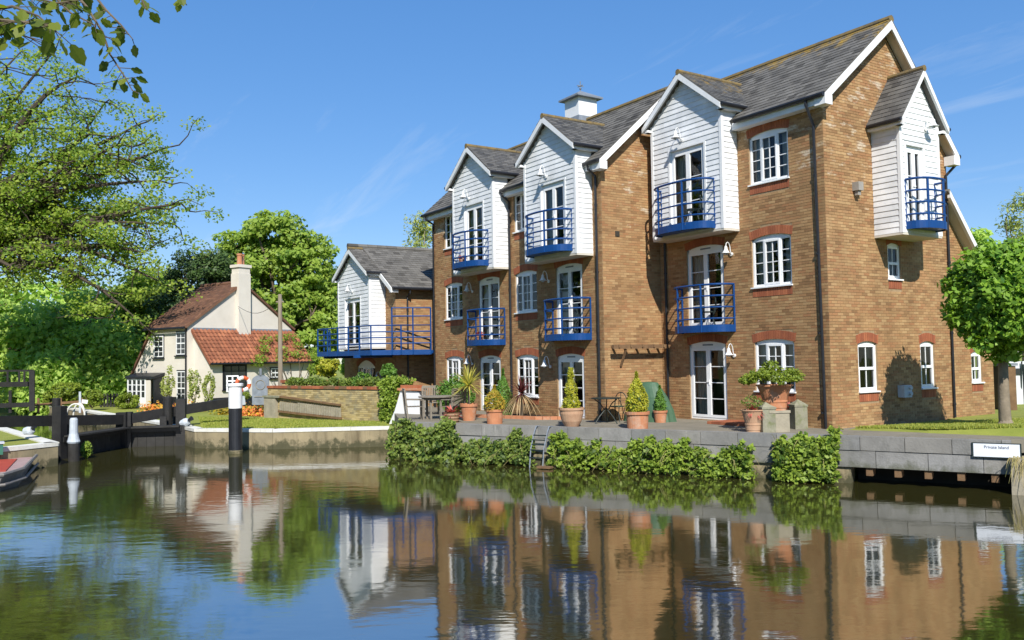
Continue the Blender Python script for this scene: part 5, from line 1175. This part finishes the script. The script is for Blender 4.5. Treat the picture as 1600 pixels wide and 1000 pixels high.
def flowers(name, label, pts, n, m, size, h):
    P_ = []
    for _ in range(n):
        i = random.randrange(len(pts)-1); t = random.random(); a, b = np.asarray(pts[i]), np.asarray(pts[i+1]); P_.append(a+(b-a)*t+np.array([random.gauss(0, .22), random.gauss(0, .22), abs(random.gauss(0, h))]))
    V, t = leaves_mesh(np.array(P_), size, None, .8, .8); o_ = leaf_obj(name, V, t, m); o_['kind'] = 'stuff'; return tag(o_, label, 'flowers')
flowers('flowers', 'red and orange flower bed below the cottage front', [gnd(228, 42.5, ZL), gnd(260, 42, ZL), gnd(312, 41, ZL)], 1000, lFlowerR, .11, .2)
flowers('flowers', 'yellow-orange flower bed below the notice board', [gnd(345, 39, ZL), gnd(380, 38.5, ZL), gnd(418, 37.3, ZL)], 1300, lGoldO, .11, .17)
flowers('flowers', 'low orange blooms edging the yellow bed', [gnd(375, 38.2, ZL), gnd(418, 37, ZL)], 600, lFlower, .10, .2)
hd = []
for i in range(60):
    t = random.random(); c = A_+gd*(.6+t*6.0)-gn*(.45+random.random()*.3); c[2] = .95+random.random()*.16; hd.append(c)
P_ = np.concatenate([ball_points(70, c, (.22, .22, .17), .1)[0] for c in hd]); V, t = leaves_mesh(P_, .11, None, .6, .5); T_ = thing('hedge', 'low mixed hedge planted along the top of the yellow brick wall', 'hedge', hd[0]); leaf_obj('foliage', V, t, lIvy, T_)
# climbing rose over the lean-to
cr0 = CP(5.4, -1.75, ZC); T_ = thing('climbing_rose', 'climbing rose spreading over the red pantiles of the lean-to', 'climber', cr0); mb = MB(); P_ = []
for (s, z) in ((3.3, 2.0), (3.8, 2.5), (4.3, 3.0), (4.6, 2.0), (5.0, 2.4), (5.4, 3.1), (5.9, 2.2), (6.4, 2.7), (6.8, 2.0), (7.2, 2.4), (6.9, 1.4), (6.2, 3.2), (3.0, 1.8)):
    e = CP(s, -1.75+max(0, z-1.86)*.85, z+.1); limb(mb, cr0, e, .03, .01, sag=.05, n=5, k=4); P_.append(ball_points(110, e, (.42, .42, .26), .1)[0])
mb.build('stem', mBark, T_); V, t = leaves_mesh(np.concatenate(P_), .13, None, .6, .4); leaf_obj('foliage', V, t, lMaple, T_)
# ivy at the wall end
P_ = []; D_ = []
for i in range(60):
    s = GLn-.35+random.random()*.75; z = random.uniform(-.35, 1.05); c = A_+gd*s+gn*(.05+random.random()*.2); c[2] = z; p, d = ball_points(40, c, (.16, .16, .16), .1); P_.append(p); D_.append(d*.3+gn[None]*.7)
for i in range(22):
    c = A_+gd*(GLn-.6+random.random()*1.5)-gn*random.uniform(-.1, .3); c[2] = 1.0+random.random()*.22; p, d = ball_points(40, c, (.18, .18, .12), .1); P_.append(p); D_.append(d*.3+Z3[None]*.6)
V, t = leaves_mesh(np.concatenate(P_), .10, np.concatenate(D_), .75, .1); T_ = thing('ivy', 'bright ivy smothering the end of the yellow brick wall', 'ivy', A_+gd*GLn); leaf_obj('foliage', V, t, lIvyB, T_)
# ivy and weeds hanging down the quay wall
def thing_dead(T_, s0, s1, zt, zb, bulge, rs):
    V, t = [], []
    for i in range(int(26*(s1-s0))):
        s = s0+(s1-s0)*rs.rand(); b = Q3+qd3*s+qn3*(bulge*rs.rand()*.9)+Z3*(zb+(zt-zb)*rs.rand()); l = rs.uniform(.2, .5); d = qn3*rs.uniform(.1, .8)+qd3*rs.uniform(-.9, .9)+Z3*rs.uniform(-.3, 1.0); pr = None; tt = rs.rand()
        for k in range(4):
            q = k/3; p = b+d*l*q-Z3*.6*l*q*q; cur = (p-qd3*.008*(1-q*.7), p+qd3*.008*(1-q*.7))
            if pr: V += [pr[0], pr[1], cur[1], cur[0]]; t.append(tt)
            pr = cur
    return leaf_obj('stems', np.array(V), np.array(t), lReed, T_, kind='stuff')
def quay_ivy(label, s0, s1, n, lm, zt, zb, bulge, size=.12, seed=1, dens=None, name='ivy'):
    rs = np.random.RandomState(seed); P_, D_, T__ = [], [], []
    for i in range(n):
        s = s0+(s1-s0)*rs.rand(); top = zt+.13*math.sin(s*2.3+seed)+.10*math.sin(s*5.1)+.05*math.sin(s*13); z = zb+(top-zb)*rs.rand()**.85
        if dens and math.sin(s*1.7+1)+math.sin(s*3.9) > 1.45 and rs.rand() < .6: continue
        kk = bulge*(.25+.75*((top-z)/(top-zb))**.6)*(.75+.25*math.sin(s*3.1+seed))*math.sqrt(rs.rand())
        c = Q3+qd3*s+qn3*(.05+kk)+Z3*z; nn_ = rs.randint(14, 34); rr_ = rs.uniform(.06, .17); p, d = ball_points(nn_, c, (rr_, rr_, rr_*.8), .1); P_.append(p); T__.append(np.clip(rs.uniform(0, .75)+rs.normal(size=nn_)*.2, 0, 1)); D_.append(d*.3+qn3[None]*.45+Z3[None]*.2)
    P_, D_, T__ = np.concatenate(P_), np.concatenate(D_), np.concatenate(T__); ok = P_[:, 2] > ZW+.01; V, t = leaves_mesh(P_[ok], size, D_[ok], .7, .25, T__[ok], jit=.6)
    T_ = thing(name, label, 'ivy', Q3+qd3*(s0+s1)/2+Z3*zb)
    dead = thing_dead(T_, s0, s1, zt, zb, bulge, rs); leaf_obj('foliage', V, t, lm, T_); return T_
quay_ivy('dark leafy weeds and ivy below the teak table at the quay corner', -.25, 2.0, 290, lIvy, .0, ZW, .7, .10, 3)
quay_ivy('mixed ivy hanging down the quay wall between the corner and the ladder', 1.7, 4.5, 260, lIvy, -.38, ZW, .55, .09, 5)
quay_ivy('bright ivy hanging down the quay wall right of the ladder', 5.1, 10.5, 440, lIvyB, -.34, ZW, .45, .09, 8, dens=True)
quay_ivy('clump of bright ivy tumbling over the quay edge before the corner drainpipe', 11.05, 12.4, 230, lIvyB, .04, ZW+.05, .42, .095, 4)

# ------------------------------------------------------------------ things on the terrace
def pot(T, c, r, h, m, style='rim', foot=.7):
    c = np.asarray(c, float)
    if style == 'bowl': prof = [(r*.55, 0), (r*.8, h*.3), (r*.96, h*.68), (r*.97, h*.86), (r*1.04, h*.88), (r*1.04, h), (r*.93, h), (r*.9, h*.9)]
    elif style == 'urn': prof = [(r*.62, 0), (r*.62, h*.08), (r*.66, h*.1), (r*.68, h*.3), (r*.72, h*.32), (r*.72, h*.38), (r*.70, h*.40), (r*.85, h*.72), (r*.98, h*.94), (r*1.06, h*.95), (r*1.06, h), (r*.92, h), (r*.9, h*.9)]
    else: prof = [(r*foot, 0), (r*.93, h*.82), (r*1.03, h*.83), (r*1.05, h), (r*.92, h), (r*.9, h*.88)]
    MB().lathe(c, prof, 24).build('pot', m, T, smooth=False); MB().lathe(c+Z3*h*.86, [(r*.9, 0), (r*.8, .02), (.01, .03)], 16).build('soil', mSoil, T)
def cone_plant(T, c, r, h, n, lm, size=.10, name='foliage', up=.7, prof=None):
    c = np.asarray(c, float); t = np.random.rand(n)**1.2; a = np.random.rand(n)*2*PI
    f_ = prof(t) if prof is not None else np.sin(np.clip(t*.95+.18, 0, 1)*PI)**.6*(1-t*.55)
    rad = r*f_*(.6+.4*np.sqrt(np.random.rand(n)))*(1+.12*np.sin(a*5+t*9))
    p = np.stack([c[0]+rad*np.cos(a), c[1]+rad*np.sin(a), c[2]+h*t], 1); d = np.stack([np.cos(a), np.sin(a), np.full(n, up)], 1)
    V, tt = leaves_mesh(p, size, d, .35, .2, np.clip(.5+.32*np.sin(a*4+t*11)*np.sin(t*17+a*2)+np.random.normal(size=n)*.22, 0, 1), jit=.6); leaf_obj(name, V, tt, lm, T); MB().tube([c, c+Z3*h*.7], [.03, .01], 6).build('stem', mBark, T)
def rosette(T, c, n, L_, w, lm, up=.6, droop=.5, name='leaves', seg=5):
    c = np.asarray(c, float); V = []; t = []
    for i in range(n):
        a = random.random()*2*PI; e = random.uniform(-.25, 1.0)*up; l = L_*random.uniform(.7, 1.1); d = np.array([math.cos(a)*math.cos(e*1.4), math.sin(a)*math.cos(e*1.4), math.sin(e*1.4)]); sd_ = np.array([-math.sin(a), math.cos(a), 0]); tt = random.random(); pr = None
        for k in range(seg+1):
            q = k/seg; p = c+d*l*q-Z3*droop*l*q*q*.5; ww = w*(1-q)**.6*(.6+.4*min(1, q*4))*.5
            cur = (p-sd_*ww, p+sd_*ww)
            if pr: V += [pr[0], pr[1], cur[1], cur[0]]; t.append(tt)
            pr = cur
    return leaf_obj(name, np.array(V), np.array(t), lm, T)
def G(u, v, m=.42):
    p = on(2, u, v, 0.0); d = np.dot(p[:2]-QL, -qn)
    if d < m: p[:2] += -qn*(m-d)
    return p
def potted(name, label, u, v, cat='potted plant'):
    c = G(u, v); return thing(name, label, cat, c), c
T, c = potted('potted_yucca', 'tall spiky yellow-green yucca in a terracotta pot', 733, 657); pot(T, c, .27, .52, mTerra); MB().tube([c+Z3*.45, c+Z3*1.05], .035, 7).build('stem', mBarkPale, T); rosette(T, c+Z3*1.08, 110, .85, .05, lYucca, 1.0, .35)
T, c = potted('potted_flowers', 'red-leaved plants in a banded wicker-look planter', 706, 660); MB().lathe(c, [(.19, 0), (.235, .2), (.25, .3), (.23, .3), (.22, .26)], 18).build('pot', mTimber, T)
for z in (.05, .14, .23): MB().lathe(c+Z3*z, [(.205+z*.16, 0), (.213+z*.17, .035)], 18).build('band', mTerraPale, T)
rosette(T, c+Z3*.28, 60, .38, .09, lRed, .8, .5)
T, c = potted('potted_conifer', 'bushy golden conifer in a straight terracotta pot', 773, 662); pot(T, c, .26, .42, mTerra, foot=.86); cone_plant(T, c+Z3*.38, .36, .72, 1800, lGoldO, .09)
T, c = potted('potted_conifer', 'spiral-cut conifer in a pale rounded pot before the French doors', 885, 668); pot(T, c, .34, .52, mTerraPale, 'bowl')
cone_plant(T, c+Z3*.48, .27, 1.12, 2600, lGold, .08, prof=lambda t: (1-t*.82)*(.62+.38*np.abs(np.sin(t*PI*2.6+.5))))
T, c = potted('potted_conifer', 'flame-shaped golden conifer in a terracotta pot beside the bistro table', 990, 671); pot(T, c, .31, .45, mTerra, foot=.86); cone_plant(T, c+Z3*.42, .34, 1.05, 2600, lGold, .09)
T, c = potted('potted_conifer', 'small dark green cone conifer in a square-looking pot beside the drainpipe', 1032, 660); pot(T, c, .2, .34, mTerra, foot=.75); cone_plant(T, c+Z3*.3, .19, .75, 1500, lGreen, .07)
T, c = potted('potted_flowers', 'trailing red flowers in a pale terracotta pot by the brick step', 1174, 676); pot(T, c, .27, .55, mTerraPale, 'urn'); rosette(T, c+Z3*.52, 90, .34, .05, lRed, .8, .9); shrub_c = c+Z3*.72; V, t = leaves_mesh(ball_points(220, shrub_c, (.28, .28, .18), .1)[0], .06); leaf_obj('foliage', V, t, lIvy, T)
pl = G(1212, 674); T = thing('stone_plinth', 'square pale stone plinth under the big urn', 'plinth', pl); 
pu, pw_ = hdir(90-8), hdir(-8)
def pbox(T, c, u, w, h, z0, m, name, bev=.02):
    mb = MB(); mb.hexa([c+pu*a*u/2+pw_*b*w/2+Z3*z for z in (z0, z0+h) for a, b in ((-1, -1), (1, -1), (1, 1), (-1, 1))]); return mb.build(name, m, T)
pbox(T, pl, .50, .5, .46, 0, mStone, 'block'); pbox(T, pl, .54, .54, .06, .46, mStone, 'slab')
T = thing('potted_conifer', 'big terracotta urn of spreading green juniper on the stone plinth', 'potted plant', pl+Z3*.52); pot(T, pl+Z3*.52, .42, .62, mTerra, 'urn')
P_, D_ = [], []
for i in range(60):
    a = random.random()*2*PI; rr = .72*math.sqrt(random.random()); z = 1.2+.45*(1-(rr/.75)**2)*random.uniform(.3, 1.1); p, d = ball_points(60, pl+np.array([rr*math.cos(a), rr*math.sin(a), z]), (.17, .17, .08), .1); P_.append(p); D_.append(d*.3+Z3[None]*.7)
V, t = leaves_mesh(np.concatenate(P_), .08, np.concatenate(D_), .45, .3); leaf_obj('foliage', V, t, lBox, T)
for lab, u, v in (('squat stone post with pyramid top left of the urn plinth', 1198, 675), ('squat stone post with pyramid top right of the urn plinth', 1248, 670)):
    c = G(u, v); T = thing('stone_post', lab, 'post', c); pbox(T, c, .33, .33, .56, 0, mStoneGrn, 'shaft'); pbox(T, c, .36, .36, .05, .56, mStoneGrn, 'collar')
    mb = MB(); q = [c+pu*a*.17+pw_*b*.17+Z3*.61 for a, b in ((-1, -1), (1, -1), (1, 1), (-1, 1))]; tp_ = c+Z3*.74
    for i in range(4): mb.poly([q[i], q[(i+1) % 4], tp_])
    mb.build('pyramid_top', mStoneGrn, T)
c = G(1236, 668); T = thing('potted_flowers', 'half-hidden red-leaved plant in a tall pot between plinth and stone post', 'potted plant', c); pot(T, c, .16, .5, mTerra); rosette(T, c+Z3*.48, 50, .28, .06, lRed, .9, .5)
c = G(712, 648); shrub('bush', 'dark rounded bush against the brickwork behind the yucca', c+Z3*.68, (.68, .6, .68), 4200, .09, lGreen, clumpy=40)
c = G(787, 652); T = thing('conifer', 'narrow upright green conifer behind the golden one', 'shrub', c); cone_plant(T, c, .36, 1.55, 3000, lGreen, .09)
c = np.array([-9.35, -3.05, 0]); T = thing('cordyline', 'purple spiky cordyline with a dry skirt in the brick-edged bed', 'plant', c); MB().tube([c, c+Z3*.75], .05, 7).build('stem', mBark, T); rosette(T, c+Z3*.78, 95, .72, .05, lPurple, 1.0, .3); rosette(T, c+Z3*.72, 90, .85, .035, lDry, -.2, 1.7, 'dry_skirt')
# brick-edged bed
bd = thing('brick_edging', 'low brick edging round the bed under the ground-floor window', 'edging', (-8.6, -3.4, 0)); pts = [np.array(p) for p in ((-10.6, -4.15), (-8.15, -3.35), (-7.15, -2.35))]
for a, b in zip(pts, pts[1:]):
    n_ = round(np.linalg.norm(b-a)/.23)
    for i in range(n_):
        p, q = a+(b-a)*(i+.03)/n_, a+(b-a)*(i+.97)/n_; MB().beam((*p, .05), (*q, .05), .11, .10).build('brick', mTerra, bd)
struct(MB().poly([(-10.6, -4.1, .03), (-8.2, -3.3, .03), (-7.2, -2.35, .03), (-10.6, -2.3, .03)]).build('bed_ground', mSoil))
st_ = thing('brick_step', 'low red brick step beside the right-hand French doors', 'step', (-2.75, -.5, 0))
for i in range(9):
    for j in range(4): MB().box((-3.35+i*.16, -.92+j*.225, 0.003), (-3.35+i*.16+.15, -.92+j*.225+.215, .075)).build('brick', mRedBrick, st_)
# teak furniture
def teak_chair(label, c, face):
    T = thing('garden_chair', label, 'chair', c, 'teak garden chairs'); f_ = np.array([*face, 0.])/np.linalg.norm(face); r_ = np.array([f_[1], -f_[0], 0]); P = lambda a, b, z: np.asarray(c)+r_*a+f_*b+Z3*z
    for a in (-.27, .27):
        MB().beam(P(a, .24, 0), P(a, .24, .62), .05, .05).build('leg', mTeak, T); MB().beam(P(a, -.24, 0), P(a, -.34, .95), .05, .05).build('leg', mTeak, T); MB().beam(P(a, .28, .63), P(a, -.28, .65), .06, .03).build('arm', mTeak, T)
    for b in np.linspace(-.2, .22, 6): MB().beam(P(-.26, b, .42), P(.26, b, .42), .06, .02).build('seat_slat', mTeak, T)
    MB().beam(P(-.28, -.34, .95), P(.28, -.34, .95), .03, .08).build('back_rail', mTeak, T); MB().beam(P(-.28, -.27, .48), P(.28, -.27, .48), .03, .05).build('back_rail', mTeak, T)
    for a in np.linspace(-.21, .21, 8): MB().beam(P(a, -.27, .48), P(a, -.335, .93), .035, .015, up=f_).build('back_slat', mTeak, T)
tc_ = G(681, 655)+np.array([0, .1, 0]); T = thing('garden_table', 'round weathered teak table at the terrace corner', 'table', tc_)
mb = MB(); mb.lathe(tc_+Z3*.69, [(.62, 0), (.64, .015), (.64, .035), (.62, .04)], 28); mb.build('table_top', mTeak, T); MB().lathe(tc_+Z3*.62, [(.5, 0), (.5, .07)], 20).build('apron', mTeak, T)
for a in range(4): q = np.array([math.cos(a*PI/2+.5), math.sin(a*PI/2+.5), 0])*.44; MB().beam(tc_+q, tc_+q+Z3*.69, .06, .06).build('leg', mTeak, T)
for lab, u, v in (('teak garden chair left of the round table, next to the white pier', 648, 656), ('teak garden chair behind the round table', 674, 648), ('teak garden chair right of the round table, behind the red planter', 707, 656)):
    c = G(u, v); teak_chair(lab, c, (tc_-c)[:2])
# bistro set, covered parasol, pergola
c = np.array([-5.45, -2.75, 0]); T = thing('bistro_table', 'dark iron bistro table with curved legs beside the drainpipe', 'table', c); MB().lathe(c+Z3*.70, [(.42, 0), (.43, .01), (.43, .025), (.42, .03)], 24).build('table_top', mIron, T)
for a in (0, 1, 2): 
    q = np.array([math.cos(a*2.1+.3), math.sin(a*2.1+.3), 0]); MB().tube([c+q*.36, c+q*.22+Z3*.2, c+q*.05+Z3*.38, c+q*.2+Z3*.58, c+q*.36+Z3*.69], .016, 6).build('leg', mIron, T)
def iron_chair(label, c, face):
    T = thing('iron_chair', label, 'chair', c, 'dark iron bistro chairs'); f_ = np.array([*face, 0.])/np.linalg.norm(face); r_ = np.array([f_[1], -f_[0], 0]); P = lambda a, b, z: np.asarray(c)+r_*a+f_*b+Z3*z
    MB().tube([P(.2*math.cos(t), .2*math.sin(t), .44) for t in np.linspace(0, 2*PI, 14)], .014, 5).build('seat_ring', mIron, T); MB().lathe(P(0, 0, .435), [(.19, 0), (.19, .02)], 16).build('seat', mTarp, T)
    for a, b in ((-.17, .17), (.17, .17), (-.17, -.17), (.17, -.17)): MB().tube([P(a*1.2, b*1.2, 0), P(a*.8, b*.8, .25), P(a, b, .44)], .013, 5).build('leg', mIron, T)
    MB().tube([P(-.19, -.18, .44)]+[P(-.19*math.cos(t), -.22, .62+.22*math.sin(t)) for t in np.linspace(0, PI, 9)]+[P(.19, -.18, .44)], .014, 5).build('back_hoop', mIron, T); MB().tube([P(0, -.2, .44), P(0, -.22, .84)], .01, 5).build('back_bar', mIron, T)
iron_chair('dark iron chair between the bistro table and the bare gable wall', (-5.75, -2.1, 0), (.2, -.6)); iron_chair('dark iron chair right of the bistro table', (-4.85, -2.2, 0), (-.5, -.4))
c = np.array([-5.25, -1.3, 0]); T = thing('covered_furniture', 'furniture under a draped dark green weatherproof cover in the shaded corner', 'cover', c)
mb = MB(); N = 28; ring = []
for z, r0, r1 in ((0, 1.0, .46), (.35, .90, .40), (.7, .70, .32), (1.0, .44, .22), (1.12, .34, .14), (1.14, .1, .03)):
    ring.append([c+np.array([(r0*math.cos(a)*(1+.05*math.sin(a*9)*(1.14-z)))*.75-r1*math.sin(a)*.2, r1*math.sin(a)*(1+.09*math.sin(a*7+1)*(1.14-z))+.25*r0*math.cos(a), z]) for a in np.linspace(0, 2*PI, N, endpoint=False)])
for A, B in zip(ring, ring[1:]):
    for k in range(N): mb.quad(A[k], A[(k+1) % N], B[(k+1) % N], B[k])
mb.build('cover', mTarp, T, smooth=True)
pgx = -6.05; T = thing('pergola', 'rough timber pergola beam bracketed across the bare gable wall', 'pergola', (pgx, -1.2, 2.1))
MB().beam((pgx+.30, -2.2, 2.17), (pgx+.30, -.02, 2.17), .06, .12).build('beam', mTimber, T)
for y in (-2.0, -1.55, -1.1, -.65, -.25): MB().beam((pgx+.02, y, 2.19), (pgx+.36, y, 2.19), .05, .09).build('rafter', mTimber, T)
MB().beam((pgx+.03, -1.7, 1.6), (pgx+.28, -1.7, 2.1), .05, .05).build('brace', mTimber, T)
# ladder on the quay
s_l = 4.8; T = thing('ladder', 'grey metal ladder hooked over the quay edge among the ivy', 'ladder', Q3+qd3*s_l+Z3*ZW)
for ds in (-.2, .2): MB().tube([Q3+qd3*(s_l+ds)+qn3*k+Z3*z for k, z in ((-.1, .02), (.1, .03), (.2, -.1), (.42, -.55), (.5, ZW))], .018, 6).build('side_rail', mLead, T)
for k, z in ((.26, -.2), (.32, -.32), (.37, -.44), (.43, -.58), (.47, -.78)): MB().tube([Q3+qd3*(s_l-.2)+qn3*k+Z3*z, Q3+qd3*(s_l+.2)+qn3*k+Z3*z], .018, 6).build('rung', mIron, T)
MB().obox(Q3, qd3, Z3, qn3, (s_l+.1, ZW+.02, .45), (s_l+.5, ZW+.07, .65)).build('step', mTimber, T)
# sign on the quay wall
s_s = np.dot(on(2, 1518, 690, 0)[:2]-QL, qd); T = thing('sign', 'white Private Island sign fixed to the end of the quay wall', 'sign', Q3+qd3*s_s)
sg0, sg1 = s_s+.02, s_s+.86
MB().obox(Q3, qd3, Z3, qn3, (sg0-.03, -.34, .03), (sg1+.03, -.03, .05)).build('frame', mIron, T); MB().obox(Q3, qd3, Z3, qn3, (sg0, -.32, .05), (sg1, -.05, .062)).build('board', mSign, T)
fc = bpy.data.curves.new('lettering', 'FONT'); fc.body = 'Private Island'; fc.size = .085; fc.extrude = .001; fc.align_x = 'CENTER'; fc.materials.append(mLetter)
tmp = bpy.data.objects.new('tmp', fc); COL.objects.link(tmp); dg = bpy.context.evaluated_depsgraph_get(); tme = bpy.data.meshes.new_from_object(tmp.evaluated_get(dg)); bpy.data.objects.remove(tmp)
fo_ = bpy.data.objects.new('lettering', tme); COL.objects.link(fo_); fo_.parent = T; pos = Q3+qd3*((sg0+sg1)/2)+qn3*.065+Z3*-.145
Mx = Matrix.Identity(4)
for i in range(3): Mx[i][0] = qd3[i]; Mx[i][1] = Z3[i]; Mx[i][2] = qn3[i]; Mx[i][3] = pos[i]-ORG[T.name][i]
fo_.matrix_local = Mx
# crumbling pier with dry grass at the right end
p0 = Q3+qd3*(Lq+.0); T = thing('stone_pier', 'crumbling brown stone pier with dry grass at the right end of the quay', 'pier', p0+Z3*ZW)
MB().obox(p0, qd3, Z3, qn3, (-.02, -1.5, -.5), (1.6, -.32, .24)).build('block', mStone, T)
P_ = []
gmb = MB(); V = []; t = []
for i in range(420):
    b = p0+qd3*random.uniform(.0, 1.5)+qn3*random.uniform(-.2, .26)+Z3*-.33; l = random.uniform(.25, .6); d = qn3*random.uniform(.1, .7)+qd3*random.uniform(-.4, .3)+Z3*random.uniform(-.1, .8); pr = None; tt = random.random(); sd_ = qd3*.009
    for k in range(4):
        q = k/3; p = b+d*l*q-Z3*.75*l*q*q*1.3; cur = (p-sd_*(1-q*.8), p+sd_*(1-q*.8))
        if pr: V += [pr[0], pr[1], cur[1], cur[0]]; t.append(tt)
        pr = cur
leaf_obj('dry_grass', np.array(V), np.array(t), lReed, T)
# small plants at the water line by the gates
shrub('waterside_plant', 'small green weed growing from the gate timbers at the waterline', dep(135, 702, 27.3), (.16, .16, .26), 400, .10, lIvyB, 'plant', stem=False)
# right edge: white door beyond the lawn, added box for the shaded wall end
wd = gnd(1588, 30, -.02); T = thing('white_garage_door', 'white panelled door with small panes at the right edge beyond the lawn', 'door', wd)
dq = hdir(80); 
MB().beam(wd-dq*.5+Z3*.75, wd+dq*2.5+Z3*.75, .08, 1.5).build('panel', mNeutral, T); MB().beam(wd+dq*.12+Z3*.75-FH*.06, wd+dq*.12+Z3*.75+Z3*0-FH*.05+Z3*.001, .05, 1.5).build('post', mIron, T)
for a in (.0, .42): MB().beam(wd+dq*(a-.08)+Z3*1.15-FH*.07, wd+dq*(a+.16)+Z3*1.15-FH*.07, .02, .22).build('pane', mRoomGlass, T)
MB().beam(wd+dq*.22+Z3*0.02-FH*.07, wd+dq*.22+Z3*1.4-FH*.07, .04, .04).build('glazing_post', mIron, T)
shw = gnd(1561, 27.5, -.02); T = thing('shaded_wall_end', 'dark reddish added box for the shaded end of the rear wall', 'shaded_wall_end', shw); MB().beam(shw-RH*.05+Z3*.7, shw+RH*.28+Z3*.7, .8, 1.4).build('wall', mTimber, T); MB().beam(shw-RH*.1+Z3*1.45, shw+RH*.33+Z3*1.45, .9, .08).build('roof', mLead, T)  # made-up roofed box, its dark colour imitates a shaded portion of wall
# pots and chairs on the balconies
for lab, x, y, z in (('flower pot on the upper balcony nearest the annex', -12.7, S-.95, 5.19), ('flower pot on the lower balcony nearest the annex', -12.5, S-.4, 2.49)):
    T = thing('balcony_pot', lab, 'potted plant', (x, y, z)); pot(T, (x, y, z), .13, .2, mTerra); V, t = leaves_mesh(ball_points(120, (x, y, z+.27), (.16, .16, .1), .1)[0], .07); leaf_obj('foliage', V, t, lRed, T)

for lab, x, y, z in (('chair on the first-floor balcony of the tall block', -3.75, -.36, 2.665), ('chair on the first-floor balcony beside the bare gable wall', -7.2, S-.36, 2.535), ('chair on the boarded bay balcony of the tall block', -3.7, -.9, 5.535)):
    iron_chair(lab, (x, y, z), (-.6, -.5))

# ------------------------------------------------------------------ twigs of a nearer tree hanging into the top left corner
nb = dep(60, -60, 5.2); T = thing('overhanging_branch', 'close leafy twigs hanging into the upper left corner', 'branch', nb)
lf = MB(); outl = [(0, 0), (.16, .10), (.22, .26), (.34, .30), (.36, .46), (.30, .56), (.28, .74), (.14, .84), (0, 1.0)]
for i in range(len(outl)-1):
    (a, b), (c_, d_) = outl[i], outl[i+1]; lf.poly([(0, b, 0), (a, b, .12*a), (c_, d_, .12*c_), (0, d_, 0)]) if a or c_ else None
    lf.poly([(0, b, 0), (-a, b, .12*a), (-c_, d_, .12*c_), (0, d_, 0)])
LM = []
for q in range(3):
    me = bpy.data.meshes.new('leaf'); me.from_pydata(lf.v, [], lf.f); at = me.attributes.new('tint', 'FLOAT', 'FACE'); at.data.foreach_set('value', np.full(len(lf.f), .15+.35*q, np.float32)); me.materials.append(lNear); LM.append(me)
def twig(pts, n, size, spread, k=5.2):
    P = [dep(u, v, kk) for u, v, kk in pts]; MB().tube(P, [.010-.007*i/(len(P)-1) for i in range(len(P))], 6).build('twig', mBark, T)
    for i in range(n):
        t = (i+.3+random.random()*.6)/n*(len(P)-1); j = min(int(t), len(P)-2); b = P[j]+(P[j+1]-P[j])*(t-j); e = b+(RH*random.gauss(0, 1)+FH*random.gauss(0, .8)-Z3*random.uniform(-.3, 1.1))*spread
        MB().tube([b, e], .0025, 4, cap=False).build('leaf_stalk', mBark, T)
        o_ = bpy.data.objects.new('leaf', random.choice(LM)); COL.objects.link(o_); o_.parent = T; o_.location = e-np.asarray(ORG[T.name]); s = size*random.uniform(.65, 1.15); o_.scale = (s, s, s)
        d = Vector((e-b)+np.random.normal(size=3)*spread*.4-Z3*spread*.5).normalized(); o_.rotation_euler = (d.to_track_quat('Y', 'Z') @ Vector((0, 1, 0)).rotation_difference(Vector((0, 1, 0)))).to_euler(); o_.rotation_euler.rotate_axis('Y', random.uniform(-1.2, 1.2))
twig([(90, -40, 5.2), (135, 10, 5.2), (160, 50, 5.1), (172, 85, 5.1), (195, 120, 5.1), (207, 142, 5.1)], 30, .085, .035)
twig([(130, -30, 5.3), (165, 15, 5.3), (190, 40, 5.3), (208, 62, 5.3)], 12, .08, .03)
twig([(-40, 20, 4.6), (20, 10, 4.6), (60, 25, 4.6), (95, 55, 4.5)], 22, .11, .06)
twig([(-30, 60, 4.8), (20, 50, 4.8), (55, 62, 4.8)], 20, .10, .05)
twig([(-20, 30, 4.3), (40, 35, 4.3), (80, 40, 4.3)], 16, .10, .05)
twig([(60, -30, 5), (110, 20, 5), (150, 40, 5)], 14, .085, .04)
twig([(-30, -20, 4.8), (40, -5, 4.8), (90, 5, 4.8), (125, 0, 4.8)], 22, .10, .05)
twig([(205, -30, 5.2), (222, 0, 5.2), (228, 14, 5.2)], 6, .085, .02)
twig([(255, -40, 5.2), (275, -10, 5.2), (292, 8, 5.2)], 6, .085, .02)
